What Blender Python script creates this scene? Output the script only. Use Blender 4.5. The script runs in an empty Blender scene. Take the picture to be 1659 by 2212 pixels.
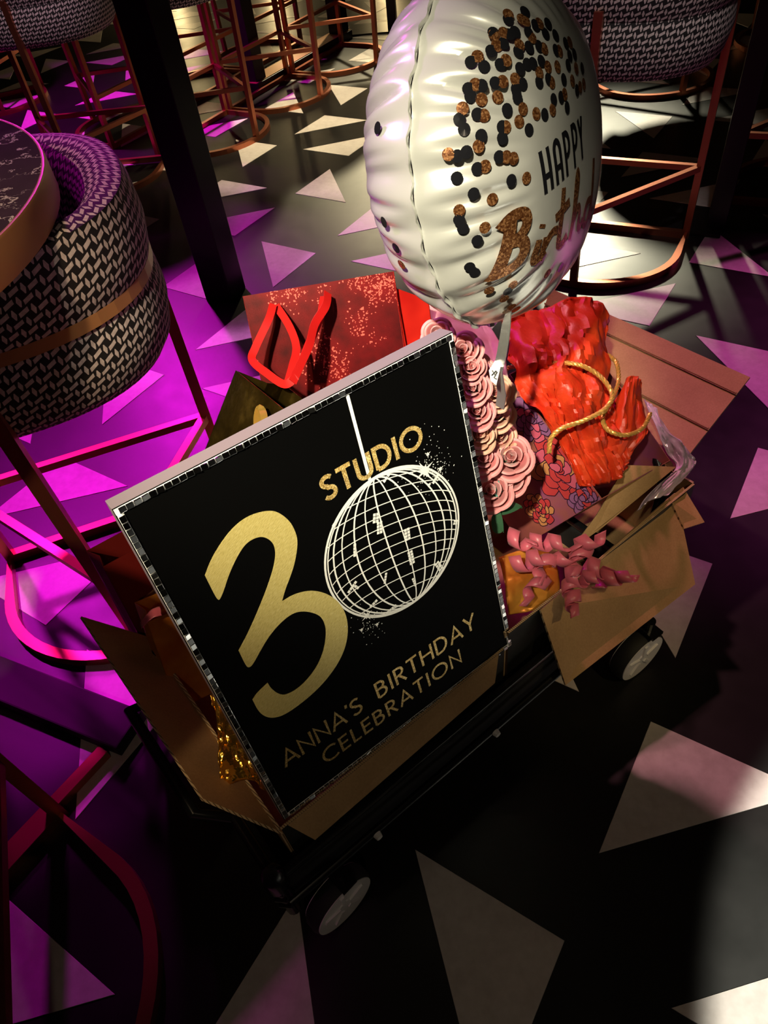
import bpy, bmesh, math, random
from mathutils import Vector, Matrix
rnd = random.Random(7)
PI = math.pi
SC = bpy.context.scene
COL = SC.collection

# ---------------------------------------------------------------- camera
F, CX, CY, H = 1534.0, 829.5, 1106.0, 1.5
NX, NY = 1040 - CX, 2530 - CY
ROLL = math.atan2(NX, NY)
PITCH = PI / 2 - math.atan(math.hypot(NX, NY) / F)
FW = Vector((0, math.cos(PITCH), -math.sin(PITCH)))
_up = Vector((0, math.sin(PITCH), math.cos(PITCH)))
_rt = Vector((1, 0, 0))
CR = math.cos(ROLL) * _rt - math.sin(ROLL) * _up
CD = -math.sin(ROLL) * _rt - math.cos(ROLL) * _up
CAM = Vector((0, 0, H))
cam_d = bpy.data.cameras.new('camera')
cam_d.sensor_fit = 'HORIZONTAL'
cam_d.sensor_width = 36
cam_d.lens = 36 * F / 1659
cam_d.clip_start = 0.02
cam = bpy.data.objects.new('camera', cam_d)
COL.objects.link(cam)
_m = Matrix((CR, -CD, -FW)).transposed().to_4x4()
_m.translation = CAM
cam.matrix_world = _m
SC.camera = cam

# ---------------------------------------------------------------- world, exposure, lamps
SC.view_settings.view_transform = 'Standard'
SC.view_settings.look = 'None'
SC.view_settings.gamma = 1
SC.view_settings.exposure = 0.0
SC.view_settings.use_curve_mapping = False
w = bpy.data.worlds.new('room')
SC.world = w
w.use_nodes = True
w.node_tree.nodes['Background'].inputs[0].default_value = (0.35, 0.12, 0.30, 1)
w.node_tree.nodes['Background'].inputs[1].default_value = 0.012

MAG = (1.0, 0.012, 0.86)
ROSE = (1.0, 0.14, 0.60)
WARM = (1.0, 0.84, 0.50)
SPOTS = [  # place, position, target, colour, watts, half-angle, blend, radius
    ('beyond the thick black post', (-1.75, 5.9, 3.0), (-0.50, 2.1, 0.0), MAG, 560, 20, 1.0, 0.16),
    ('above the marble table', (-2.3, 3.4, 3.0), (-0.85, 1.55, 0.0), MAG, 460, 19, 1.0, 0.10),
    ('between the thick post and the stool row', (-1.2, 4.8, 3.0), (-0.85, 1.15, 0.0), MAG, 620, 9, 1.0, 0.10),
    ('added to brighten the tiles behind the wagon', (-0.25, 2.1, 3.0), (-0.45, 3.0, 0.0), (1, .30, .95), 330, 20, 1.0, 0.08),  # added lamp: overhead, so the tiles brighten while the floor stays dark
    ('above the red-lit stools', (-1.9, 5.0, 3.0), (-1.5, 5.2, 0.0), MAG, 700, 34, 0.9, 0.10),
    ('near the far side wall', (5.6, 3.2, 3.0), (1.60, 1.85, 0.0), ROSE, 1500, 9.5, 1.0, 0.08),
    ('above the row of copper stools', (0.45, 4.4, 3.0), (-0.05, 4.9, 0.0), WARM, 900, 27, 1.0, 0.08),
    ('near the back wall', (0.9, 8.9, 3.0), (0.0, 5.0, 0.0), WARM, 1200, 14, 0.9, 0.10),
    ('beyond the large woven stool', (2.5, 7.6, 3.0), (1.40, 3.5, 0.0), (1, .93, .66), 2300, 9, 0.9, 0.12),
    ('aimed at the party sign', (-0.60, -0.85, 3.0), (-0.05, 0.88, 0.94), (1, .91, .66), 900, 10.2, 1.0, 0.05),
    ('above the gifts', (-0.05, 2.3, 3.0), (0.52, 1.20, 0.5), (1, .38, .46), 190, 14, 0.8, 0.06),
    ('added to light the carton flap', (1.3, -0.7, 3.0), (0.50, 0.80, 0.34), (1, .74, .36), 60, 7.0, 0.8, 0.05),  # added amber lamp, put in to light the hanging flap
    ('at the bright floor corner', (2.9, -1.27, 3.0), (1.69, -0.45, 0.0), (1, .97, .80), 1700, 18.0, 0.05, 0.02),
    ('added to tint the balloon lilac', (-2.5, 2.3, 2.9), (0.12, 0.97, 1.15), (.85, .25, 1.0), 260, 6.5, 0.9, 0.05),  # added lilac side light for the balloon, no known source
    ('behind the photographer', (-1.4, -0.6, 3.0), (-0.80, 0.36, 0.0), (1, .10, .62), 60, 12, 0.9, 0.05),
    ('added to warm the marble table rim and woven stool', (-0.9, -0.9, 3.0), (-0.70, 1.0, 0.70), (1, .72, .42), 230, 16, 0.9, 0.05),  # added amber spot for the table rim and stool shell
    ('added to brighten the large woven stool', (0.7, 1.1, 3.0), (1.05, 2.5, 0.85), (1, .86, .82), 90, 8, 0.8, 0.05),  # added lamp to whiten the weave of this stool
    ('added to brighten the stool by the thick post', (-0.9, 2.3, 3.0), (-1.25, 4.05, 0.85), (1, .70, .80), 110, 8, 0.8, 0.05),  # added pinkish lamp to lift the back of this stool
    ('added as warm fill over the near floor', (0.4, -1.6, 3.0), (0.25, 0.45, 0.0), (1, .80, .56), 26, 24, 1.0, 0.08),  # added fill lamp for the near tiles
]
LAMPS = []
for n, p, t, c, e, ha, bl, r in SPOTS:
    d = bpy.data.lights.new(n, 'SPOT')
    d.color = c
    d.energy = e
    d.spot_size = math.radians(2 * ha)
    d.spot_blend = bl
    d.shadow_soft_size = r
    o = bpy.data.objects.new('spot_light', d)
    COL.objects.link(o)
    o.location = p
    o.rotation_euler = (Vector(t) - Vector(p)).to_track_quat('-Z', 'Y').to_euler()
    LAMPS.append((Vector(p), Vector(t)))

# ---------------------------------------------------------------- geometry helpers
A_ = Vector((.8435, .5352, 0)).normalized()
B_ = Vector((-A_.y, A_.x, 0))
Z_ = Vector((0, 0, 1))


def W(a, b, z):
    return a * A_ + b * B_ + Vector((0, 0, z))


def ray(x, y):
    return FW + (x - CX) / F * CR + (y - CY) / F * CD


def pz(x, y, z=0.0):
    v = ray(x, y)
    return CAM + (z - H) / v.z * v


def pt(x, y, t):
    return CAM + t * ray(x, y)


def pa(x, y, a):
    v = ray(x, y)
    return CAM + a / v.dot(A_) * v


def pb(x, y, b):
    v = ray(x, y)
    return CAM + b / v.dot(B_) * v


class MB:
    def __init__(s):
        s.v, s.f, s.uv = [], [], {}

    def add(s, vs, fs):
        n = len(s.v)
        s.v += [Vector(v) for v in vs]
        s.f += [tuple(i + n for i in f) for f in fs]
        return s

    def box(s, lo, hi):
        x0, y0, z0 = lo
        x1, y1, z1 = hi
        return s.add([(x0, y0, z0), (x1, y0, z0), (x1, y1, z0), (x0, y1, z0), (x0, y0, z1), (x1, y0, z1), (x1, y1, z1), (x0, y1, z1)],
                     [(0, 3, 2, 1), (4, 5, 6, 7), (0, 1, 5, 4), (1, 2, 6, 5), (2, 3, 7, 6), (3, 0, 4, 7)])

    def hexa(s, p):
        return s.add(p, [(0, 3, 2, 1), (4, 5, 6, 7), (0, 1, 5, 4), (1, 2, 6, 5), (2, 3, 7, 6), (3, 0, 4, 7)])

    def slab(s, quad, n, th):
        q = [Vector(p) for p in quad]
        k = len(q)
        o = Vector(n).normalized() * th
        s.add(q + [p + o for p in q], [tuple(range(k))[::-1], tuple(range(k, 2 * k))] + [(i, (i + 1) % k, k + (i + 1) % k, k + i) for i in range(k)])
        return s

    def tube(s, pts, r, n=8, closed=False, cap=True, rect=None, up=None, twist=0):
        pts = [Vector(p) for p in pts]
        m = len(pts)
        rings = []
        prev = Vector(up) if up else None
        for i, p in enumerate(pts):
            a = pts[(i - 1) % m] if (closed or i > 0) else p
            b = pts[(i + 1) % m] if (closed or i < m - 1) else p
            t = (b - a).normalized()
            if prev is None:
                prev = Vector((0, 0, 1)) if abs(t.z) < .9 else Vector((1, 0, 0))
            u = (prev - t * prev.dot(t))
            if u.length < 1e-5:
                u = t.orthogonal()
            u.normalize()
            if not up:
                prev = u
            v = t.cross(u)
            rr = r(i / max(1, m - 1)) if callable(r) else r
            if rect:
                hw, hh = rect
                rings.append([p + v * (sx * hw) + u * (sy * hh) for sx, sy in ((-1, -1), (1, -1), (1, 1), (-1, 1))])
            else:
                rings.append([p + u * (rr * math.cos(2 * PI * j / n)) + v * (rr * math.sin(2 * PI * j / n)) for j in range(n)])
        k = len(rings[0])
        vs = [q for rg in rings for q in rg]
        fs = []
        for i in range(m if closed else m - 1):
            i2 = (i + 1) % m
            for j in range(k):
                j2 = (j + 1) % k
                fs.append((i * k + j, i * k + j2, i2 * k + j2, i2 * k + j))
        if cap and not closed:
            fs.append(tuple(range(k))[::-1])
            fs.append(tuple((m - 1) * k + j for j in range(k)))
        return s.add(vs, fs)

    def grid(s, fn, nu, nv, cu=False, uvs=True):
        n = len(s.v)
        cols = nu if cu else nu + 1
        for j in range(nv + 1):
            for i in range(cols):
                s.v.append(Vector(fn(i / nu, j / nv)))
        for j in range(nv):
            for i in range(nu):
                i2 = (i + 1) % cols
                f = (n + j * cols + i, n + j * cols + i2, n + (j + 1) * cols + i2, n + (j + 1) * cols + i)
                if uvs:
                    s.uv[len(s.f)] = [(i / nu, j / nv), ((i + 1) / nu, j / nv), ((i + 1) / nu, (j + 1) / nv), (i / nu, (j + 1) / nv)]
                s.f.append(f)
        return s

    def lathe(s, prof, n=32, c=(0, 0, 0), ax=(0, 0, 1)):
        ax = Vector(ax).normalized()
        u = ax.orthogonal().normalized()
        v = ax.cross(u)
        c = Vector(c)
        k = len(prof)
        vs = []
        for i in range(n):
            a = 2 * PI * i / n
            for r, z in prof:
                vs.append(c + ax * z + (u * math.cos(a) + v * math.sin(a)) * r)
        fs = [(i * k + j, ((i + 1) % n) * k + j, ((i + 1) % n) * k + j + 1, i * k + j + 1) for i in range(n) for j in range(k - 1)]
        return s.add(vs, fs)

    def mesh(s, name, m, smooth=False, bev=0):
        me = bpy.data.meshes.new(name)
        me.from_pydata(s.v, [], s.f)
        if s.uv:
            l = me.uv_layers.new(name='UVMap')
            for p in me.polygons:
                q = s.uv.get(p.index)
                if q:
                    for k, li in enumerate(p.loop_indices):
                        l.data[li].uv = q[k]
        ms = m if isinstance(m, (list, tuple)) else [m]
        for x in ms:
            me.materials.append(x)
        bm = bmesh.new()
        bm.from_mesh(me)
        bmesh.ops.recalc_face_normals(bm, faces=bm.faces)
        if bev:
            ed = [e for e in bm.edges if len(e.link_faces) == 2 and e.calc_face_angle(0) > .6]
            bmesh.ops.bevel(bm, geom=ed, offset=bev, segments=2, affect='EDGES', profile=.6)
        bm.to_mesh(me)
        bm.free()
        if smooth:
            me.polygons.foreach_set('use_smooth', [True] * len(me.polygons))
            try:
                me.set_sharp_from_angle(angle=math.radians(smooth if smooth is not True else 45))
            except Exception:
                pass
        return me

    def build(s, name, m, parent=None, smooth=False, bev=0):
        return ob(name, s.mesh(name, m, smooth, bev), parent)


def ob(name, me, parent=None):
    o = bpy.data.objects.new(name, me)
    COL.objects.link(o)
    if parent is not None:
        o.parent = parent
    return o


def tag(o, label, cat, group=None, kind=None):
    if label:
        o['label'] = label
    if cat:
        o['category'] = cat
    if group:
        o['group'] = group
    if kind:
        o['kind'] = kind
    return o


def thing(name, label, cat, loc=(0, 0, 0), rz=0.0, group=None):
    o = bpy.data.objects.new(name, None)
    o.empty_display_size = .05
    COL.objects.link(o)
    o.location = loc
    o.rotation_euler = (0, 0, rz)
    return tag(o, label, cat, group)


def anchored(name, label, cat, loc, group=None):
    """an Empty standing at loc whose children are given in world coordinates"""
    o = thing(name, label, cat, loc, 0, group)
    return o


def settle(o):
    """children were built in world coordinates: take the Empty's place out of their meshes"""
    off = Vector(o.location)
    seen = set()

    def go(p):
        for c in p.children:
            if c.type == 'MESH' and c.data.name not in seen and c.get('world', 1):
                seen.add(c.data.name)
                for v in c.data.vertices:
                    v.co -= off
            go(c)
    KIDS = [c for c in bpy.data.objects if c.parent is not None]
    go(o)


def copy_tree(o, parent=None):
    c = o.copy()
    COL.objects.link(c)
    c.parent = parent
    for ch in o.children:
        copy_tree(ch, c)
    return c


# ---------------------------------------------------------------- materials
class X:
    """shader expressions: every operator adds a Math node"""
    def __init__(s, nt, k):
        s.nt, s.k = nt, k

    def m(s, op, *o):
        n = s.nt.nodes.new('ShaderNodeMath')
        n.operation = op
        for i, q in enumerate((s,) + o):
            if isinstance(q, X):
                s.nt.links.new(q.k, n.inputs[i])
            else:
                n.inputs[i].default_value = q
        return X(s.nt, n.outputs[0])

    def __add__(s, o): return s.m('ADD', o)
    def __sub__(s, o): return s.m('SUBTRACT', o)
    def __mul__(s, o): return s.m('MULTIPLY', o)
    def __truediv__(s, o): return s.m('DIVIDE', o)
    def __lt__(s, o): return s.m('LESS_THAN', o)
    def __gt__(s, o): return s.m('GREATER_THAN', o)
    def abs(s): return s.m('ABSOLUTE')
    def fract(s): return s.m('FRACT')
    def floor(s): return s.m('FLOOR')
    def max(s, o): return s.m('MAXIMUM', o)
    def min(s, o): return s.m('MINIMUM', o)


class Mat:
    def __init__(s, name, col=(.5, .5, .5), rough=.5, metal=0.0, **kw):
        s.mat = bpy.data.materials.new(name)
        s.mat.use_nodes = True
        s.nt = s.mat.node_tree
        s.b = s.nt.nodes['Principled BSDF']
        s.set('Base Color', (*col, 1))
        s.set('Roughness', rough)
        s.set('Metallic', metal)
        for k, v in kw.items():
            s.set(k.replace('_', ' '), v)

    def set(s, k, v):
        if isinstance(v, X):
            s.nt.links.new(v.k, s.b.inputs[k])
        elif hasattr(v, 'is_output'):
            s.nt.links.new(v, s.b.inputs[k])
        else:
            s.b.inputs[k].default_value = v

    def node(s, t, **kw):
        n = s.nt.nodes.new('ShaderNode' + t)
        for k, v in kw.items():
            if hasattr(n, k):
                setattr(n, k, v)
            else:
                q = n.inputs[k.replace('_', ' ')]
                if isinstance(v, X):
                    s.nt.links.new(v.k, q)
                elif hasattr(v, 'is_output'):
                    s.nt.links.new(v, q)
                else:
                    q.default_value = v
        return n

    def obj(s):
        return s.node('TexCoord').outputs['Object']

    def uv(s):
        sp = s.node('SeparateXYZ', Vector=s.node('TexCoord').outputs['UV'])
        return X(s.nt, sp.outputs[0]), X(s.nt, sp.outputs[1])

    def xyz(s):
        sp = s.node('SeparateXYZ', Vector=s.obj())
        return [X(s.nt, sp.outputs[i]) for i in range(3)]

    def noise(s, scale, detail=4.0, rough=.5, vec=None, out='Fac'):
        n = s.node('TexNoise', Scale=scale, Detail=detail, Roughness=rough, Vector=vec or s.obj())
        k = n.outputs[out]
        return X(s.nt, k) if out == 'Fac' else k

    def ramp(s, x, stops):
        n = s.node('ValToRGB')
        r = n.color_ramp
        while len(r.elements) < len(stops):
            r.elements.new(.5)
        for e, (p, c) in zip(r.elements, stops):
            e.position = p
            e.color = (*c, 1)
        s.nt.links.new(x.k if isinstance(x, X) else x, n.inputs[0])
        return n.outputs[0]

    def mix(s, f, c1, c2):
        n = s.node('Mix', data_type='RGBA')
        for i, v in ((0, f), (6, c1), (7, c2)):
            q = n.inputs[i]
            if isinstance(v, X):
                s.nt.links.new(v.k, q)
            elif hasattr(v, 'is_output'):
                s.nt.links.new(v, q)
            elif i == 0:
                q.default_value = v
            else:
                q.default_value = (*v, 1)
        return n.outputs[2]

    def bump(s, x, strength=.3, dist=.002):
        n = s.node('Bump', Strength=strength, Distance=dist)
        s.nt.links.new(x.k if isinstance(x, X) else x, n.inputs['Height'])
        s.nt.links.new(n.outputs[0], s.b.inputs['Normal'])


M = {}


def simple(k, col, rough=.5, metal=0.0, **kw):
    M[k] = Mat(k, col, rough, metal, **kw).mat


simple('copper', (.50, .16, .085), .34, .9)
simple('bronze_band', (.46, .22, .09), .40, .15)
simple('black_steel', (.010, .009, .011), .35, .2)
simple('black_plastic', (.008, .008, .009), .22)
simple('black_fabric', (.007, .007, .008), .85)
simple('rubber', (.009, .009, .009), .7)
simple('hub_silver', (.82, .80, .80), .42, .1)
simple('sign_side', (.26, .22, .24), .55)
simple('mirror_tile', (.92, .93, .95), .13, 1.0)
simple('white_paint', (.88, .88, .86), .45)
simple('silver_foil', (.86, .85, .83), .2, .85)
simple('ribbon_red', (.46, .010, .009), .30)
simple('gold_ribbon', (.95, .58, .12), .22, .8)
simple('white_tag', (.85, .83, .82), .5)
simple('ink', (.01, .01, .012), .4)
simple('leaf_green', (.035, .10, .05), .35)
simple('leaf_shiny', (.10, .48, .40), .15, .2)
simple('wall_dark', (.03, .022, .03), .7)
simple('ceiling_dark', (.02, .018, .02), .8)
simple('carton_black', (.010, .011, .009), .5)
for k_, c_ in (('print_red', (.52, .045, .05)), ('print_pink', (.60, .10, .17)), ('print_plum', (.27, .10, .24)), ('print_tan', (.58, .24, .09)), ('print_line', (.018, .006, .02))):
    simple(k_, c_, .45)
simple('lamp_black', (.012, .012, .012), .5)
simple('balloon_ink', (.008, .008, .010), .12)
simple('seat_black', (.012, .012, .012), .7)

m = Mat('floor', (.007, .006, .006), .4)
n1 = m.noise(2.2, 6, .6)
n2 = m.noise(14, 5, .6)
m.set('Base Color', m.ramp(n1 * .6 + n2 * .4, [(.3, (.005, .005, .005)), (.7, (.009, .008, .008))]))
m.set('Roughness', n1 * .18 + n2 * .10 + .25)
m.bump(m.noise(3.5, 3), .04, .004)
M['floor'] = m.mat

m = Mat('pale_tile', (.60, .54, .53), .38)
n1 = m.noise(5, 6, .62)
n2 = m.noise(40, 4, .6)
m.set('Base Color', m.ramp(n1 * .7 + n2 * .3, [(.28, (.44, .385, .37)), (.62, (.63, .575, .56)), (.8, (.66, .61, .6))]))
m.set('Roughness', n2 * .2 + .3)
M['tile'] = m.mat

m = Mat('woven', (.4, .4, .4), .75)
u, v = m.uv()
c_, d_ = .030, .0175
row = (v / d_).floor()
p = (u / c_ + row * .5).fract()
q = (v / d_).fract()
bar = ((q - .5 - (p - .27) * .75).abs() < .215) * ((p - .27).abs() < .27)
dia = ((p - .78).abs() / .135 + (q - .5).abs() / .62) < 1.0
msk = bar.max(dia)
nz = m.noise(160, 2)
m.set('Base Color', m.mix(msk, (.006, .005, .006), m.ramp(nz, [(.2, (.46, .38, .36)), (.8, (.76, .67, .65))])))
m.bump(msk + nz * .2, .5, .0015)
M['woven'] = m.mat

m = Mat('marble', (.02, .012, .02), .07)
ns = m.node('TexNoise', Scale=4.5, Detail=7.0, Roughness=.62, Vector=m.obj())
x = X(m.nt, ns.outputs['Fac'])
vein = ((x - .5).abs() < .0045)
x2 = m.noise(11, 5, .6)
vein2 = ((x2 - .52).abs() < .004) * (x > .5)
m.set('Base Color', m.mix(vein.max(vein2 * .5), m.ramp(x, [(.3, (.035, .022, .04)), (.75, (.12, .075, .125))]), (.75, .70, .72)))
M['marble'] = m.mat

m = Mat('sign_black', (.0012, .0012, .0013), .6, 0, Specular_IOR_Level=.06)
m.bump(m.noise(500, 2), .05, .0005)
M['sign_black'] = m.mat

m = Mat('gold_paint', (.75, .52, .14), .42, .35)
sx, sy, sz = m.xyz()
cb = m.node('CombineXYZ')
for i, e in enumerate((sx * 40 + sy * 30, sy * 260 - sx * 150, sz)):
    m.nt.links.new(e.k, cb.inputs[i])
st = m.noise(3.0, 5, .65, vec=cb.outputs[0])
m.set('Base Color', m.ramp(st, [(.25, (.46, .35, .09)), (.5, (.74, .60, .20)), (.8, (.90, .80, .40))]))
m.bump(st, .25, .0008)
M['gold_paint'] = m.mat

m = Mat('gold_glitter', (.75, .52, .14), .3, .55)
vo = m.node('TexVoronoi', Scale=900.0, Vector=m.obj())
cr = m.node('SeparateColor')
m.nt.links.new(vo.outputs['Color'], cr.inputs[0])
m.set('Base Color', m.ramp(cr.outputs[0], [(.0, (.28, .16, .03)), (.55, (.62, .40, .11)), (1.0, (.95, .80, .42))]))
m.bump(X(m.nt, cr.outputs[1]), .6, .001)
M['gold_glitter'] = m.mat

m = Mat('kraft', (.42, .25, .10), .72)
n1 = m.noise(9, 5, .6)
n2 = m.noise(260, 3, .6)
m.set('Base Color', m.ramp(n1 * .6 + n2 * .4, [(.3, (.33, .185, .075)), (.7, (.50, .31, .14))]))
m.bump(n2, .15, .0006)
M['kraft'] = m.mat

m = Mat('kraft_edge', (.5, .33, .17), .8)
e0, e1, e2 = m.xyz()
w_ = ((e0 + e1) * 180).fract()
m.set('Base Color', m.mix((w_ - .5).abs() < .16, (.56, .40, .22), (.10, .055, .02)))
M['kraft_edge'] = m.mat

m = Mat('red_glitter', (.35, .01, .01), .3, .45)
vo = m.node('TexVoronoi', Scale=420.0, Vector=m.obj())
cr = m.node('SeparateColor')
m.nt.links.new(vo.outputs['Color'], cr.inputs[0])
pn = m.noise(7, 4, .6)
m.set('Base Color', m.mix(X(m.nt, cr.outputs[0]) > (pn * -2.6 + 2.36), m.ramp(pn, [(.35, (.020, .001, .001)), (.68, (.26, .004, .006))]), (.95, .16, .12)))
m.bump(X(m.nt, cr.outputs[1]), .9, .002)
M['red_glitter'] = m.mat

m = Mat('red_satin', (.62, .012, .010), .34, .25)
n1 = m.noise(9, 3)
m.set('Base Color', m.ramp(n1, [(.3, (.42, .004, .004)), (.7, (.80, .03, .015))]))
M['red_satin'] = m.mat

m = Mat('dark_gold', (.05, .032, .008), .16, .85)
n1 = m.noise(16, 4, .6)
m.set('Base Color', m.ramp(n1, [(.3, (.02, .012, .003)), (.6, (.09, .055, .012)), (.8, (.28, .18, .04))]))
m.bump(n1, .5, .006)
M['dark_gold'] = m.mat

m = Mat('gold_foil', (.85, .48, .07), .16, .95)
n1 = m.noise(30, 3, .6)
m.bump(n1, .6, .006)
M['gold_foil'] = m.mat

m = Mat('amber_paper', (.72, .26, .03), .3, .35)
n1 = m.noise(10, 3, .6)
m.set('Base Color', m.ramp(n1, [(.3, (.50, .10, .012)), (.7, (.90, .42, .06))]))
M['amber_paper'] = m.mat
simple('maroon_paper', (.16, .010, .008), .45)

m = Mat('tissue_orange', (.86, .075, .018), .42, 0, Subsurface_Weight=.0)
n1 = m.noise(14, 5, .6)
m.set('Base Color', m.ramp(n1, [(.3, (.58, .020, .006)), (.7, (.76, .075, .016))]))
m.bump(m.noise(34, 4, .6), .35, .006)
M['tissue'] = m.mat

m = Mat('floral_paper', (.3, .09, .07), .45)
n1 = m.noise(7, 3, .5)
m.set('Base Color', m.ramp(n1, [(.30, (.20, .05, .05)), (.5, (.34, .10, .07)), (.62, (.30, .07, .16)), (.75, (.42, .10, .10))]))
M['floral'] = m.mat

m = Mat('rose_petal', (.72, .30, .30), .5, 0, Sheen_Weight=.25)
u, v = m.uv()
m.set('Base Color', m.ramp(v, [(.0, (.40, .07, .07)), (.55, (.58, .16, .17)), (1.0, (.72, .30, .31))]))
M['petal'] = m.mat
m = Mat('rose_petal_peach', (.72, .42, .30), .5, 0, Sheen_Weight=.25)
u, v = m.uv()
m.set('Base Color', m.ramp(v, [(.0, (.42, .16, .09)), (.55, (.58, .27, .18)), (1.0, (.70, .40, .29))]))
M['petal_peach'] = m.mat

m = Mat('wrap_pink', (.75, .50, .54), .4)
m.set('Base Color', m.ramp(m.noise(18, 3), [(.3, (.62, .30, .34)), (.7, (.80, .55, .60))]))
M['wrap'] = m.mat

simple('curl_pink', (.66, .13, .19), .36, 0, Sheen_Weight=.1)
M['cello'] = Mat('cellophane', (.80, .66, .80), .18, .25).mat
simple('rope_gold', (.72, .42, .10), .35, .5)

m = Mat('balloon_foil', (.60, .60, .57), .24, .45)
m.bump(m.noise(26, 3), .06, .004)
M['balloon'] = m.mat
m = Mat('balloon_bronze', (.23, .085, .03), .22, .6)
vo = m.node('TexVoronoi', Scale=520.0, Vector=m.obj())
cr = m.node('SeparateColor')
m.nt.links.new(vo.outputs['Color'], cr.inputs[0])
m.set('Base Color', m.ramp(cr.outputs[0], [(.0, (.10, .03, .01)), (.6, (.22, .085, .03)), (1.0, (.50, .24, .10))]))
M['bronze_ink'] = m.mat

# ---------------------------------------------------------------- the room
fl = MB().box((-6, -3.0, -.10), (6, 9.5, 0)).build('floor', M['floor'])
tag(fl, 'dark polished floor inlaid with pale triangular tiles', None, None, 'structure')
for nm, lo, hi in (('wall_back', (-6, 9.5, 0), (6, 9.7, 3.3)), ('wall_left', (-6.2, -3, 0), (-6, 9.5, 3.3)),
                   ('wall_right', (6, -3, 0), (6.2, 9.5, 3.3)), ('wall_front', (-6, -3.2, 0), (6, -3, 3.3))):
    tag(MB().box(lo, hi).build(nm, M['wall_dark']), 'dark wall of the bar room', None, None, 'structure')
tag(MB().box((-6, -3, 3.3), (6, 9.5, 3.4)).build('ceiling', M['ceiling_dark']), 'dark ceiling of the bar room', None, None, 'structure')

# pale triangles: half squares set on a turned grid
UN = .314
GA = math.radians(-37.9)
G1 = Vector((math.cos(GA), math.sin(GA), 0))
G2 = Vector((-math.sin(GA), math.cos(GA), 0))


def tri_mesh(name, pts):
    mb = MB()
    c = .004
    cen = sum((Vector((p[0], p[1], 0)) for p in pts), Vector()) / 3
    top = []
    for p in pts:
        q = Vector((p[0], p[1], 0))
        top.append(q + (cen - q).normalized() * c)
    lo = [G1 * p[0] * UN + G2 * p[1] * UN for p in pts]
    hi = [G1 * p.x * UN + G2 * p.y * UN + Vector((0, 0, .0015)) for p in top]
    mb.add(lo + hi, [(0, 1, 4, 3), (1, 2, 5, 4), (2, 0, 3, 5), (3, 4, 5)])
    return mb.mesh(name, M['tile'])


TRI = [(-.03, .13, tri_mesh('tile', [(-1, 1), (0, 1), (0, 0)])), (-.03, 1.68, tri_mesh('tile', [(0, 1), (0, 0), (1, 1)])),
       (-1.54, 1.12, tri_mesh('tile', [(0, 1), (0, 0), (-1, 0)])), (-1.54, 2.66, tri_mesh('tile', [(0, 0), (0, 1), (1, 0)]))]
for ox, oy, me in TRI:
    for i in range(-9, 7):
        for j in range(-3, 9):
            p = G1 * (ox + 3.12 * i) * UN + G2 * (oy + 3.12 * j) * UN
            q = p - CAM
            dz = q.dot(FW)
            if dz < .1:
                continue
            sx, sy = CX + F * q.dot(CR) / dz, CY + F * q.dot(CD) / dz
            if -600 < sx < 2250 and -250 < sy < 2900 and p.y < 9:
                t = ob('triangle_tile', me, fl)
                t.location = p + Vector((0, 0, .0002))

# ceiling spot fixtures, one for every lamp, the added ones too
for i, (p, t) in enumerate(LAMPS):
    d = (t - p).normalized()
    k = thing('ceiling_spotlight', 'small black ceiling spotlight ' + SPOTS[i][0], 'lamp', (p.x, p.y, 3.3), 0, 'track spotlights on the ceiling')
    pp = Vector((0, 0, p.z - 3.3))
    MB().lathe([(.075, -.10), (.075, .0), (.06, .02)][::1], 20, pp - d * .0, d).build('housing', M['lamp_black'], k, True)
    MB().tube([pp - d * .08, Vector((0, 0, 0))], .012).build('stem', M['lamp_black'], k)

m = Mat('lamp_tube', (.9, .8, .6), .4)
m.set('Emission Color', (1.0, .74, .34, 1))
m.set('Emission Strength', 22.0)
M['lamp_tube'] = m.mat
for k, (x, z0, z1, lb) in enumerate(((-1.42, .15, 1.0, 'nearest the red-lit stools'), (-.35, .10, 1.15, 'behind the long table'), (.86, .15, .95, 'behind the balloon'), (1.62, .15, .9, 'behind the large woven stool'))):
    k = thing('wall_lamp', 'upright glowing tube lamp on the back wall ' + lb, 'lamp', (x, 9.44, z0), 0, 'tube lamps on the back wall')
    MB().lathe([(0, 0), (.045, 0), (.045, z1 - z0), (0, z1 - z0)], 14).build('glass_tube', M['lamp_tube'], k, 40)
    for z in (-.03, z1 - z0):
        MB().lathe([(0, 0), (.055, 0), (.055, .03), (0, .03)], 14, (0, 0, z)).build('end_cap', M['lamp_black'], k, 40)
    MB().box((-.03, .03, (z1 - z0) * .4), (.03, .06, (z1 - z0) * .6)).build('bracket', M['lamp_black'], k)

# ---------------------------------------------------------------- bar stools
SHW, SHD, SEX = .335, .31, 2.5


def plan(th):
    """outline of the shell, th measured from the back; returns point and outward normal"""
    def P(t):
        s, c = math.sin(t), -math.cos(t)
        k = (abs(s) ** SEX + abs(c) ** SEX) ** (-1 / SEX)
        return Vector((SHW * s * k, SHD * c * k, 0))
    p = P(th)
    t = (P(th + .01) - P(th - .01)).normalized()
    return p, Vector((t.y, -t.x, 0))


Z0 = .708
OUTER = [(-.06, Z0), (-.015, Z0 + .004), (.004, Z0 + .03), (.016, Z0 + .085), (.012, Z0 + .13), (.002, Z0 + .168)]
ROLL_P = [(.003, Z0 + .165), (.014, Z0 + .19), (.022, Z0 + .235), (.018, Z0 + .285), (.008, Z0 + .318), (-.028, Z0 + .325), (-.062, Z0 + .306), (-.080, Z0 + .265), (-.084, Z0 + .20), (-.08, Z0 + .10), (-.10, Z0 + .06)]
TH0 = math.radians(150)


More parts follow.
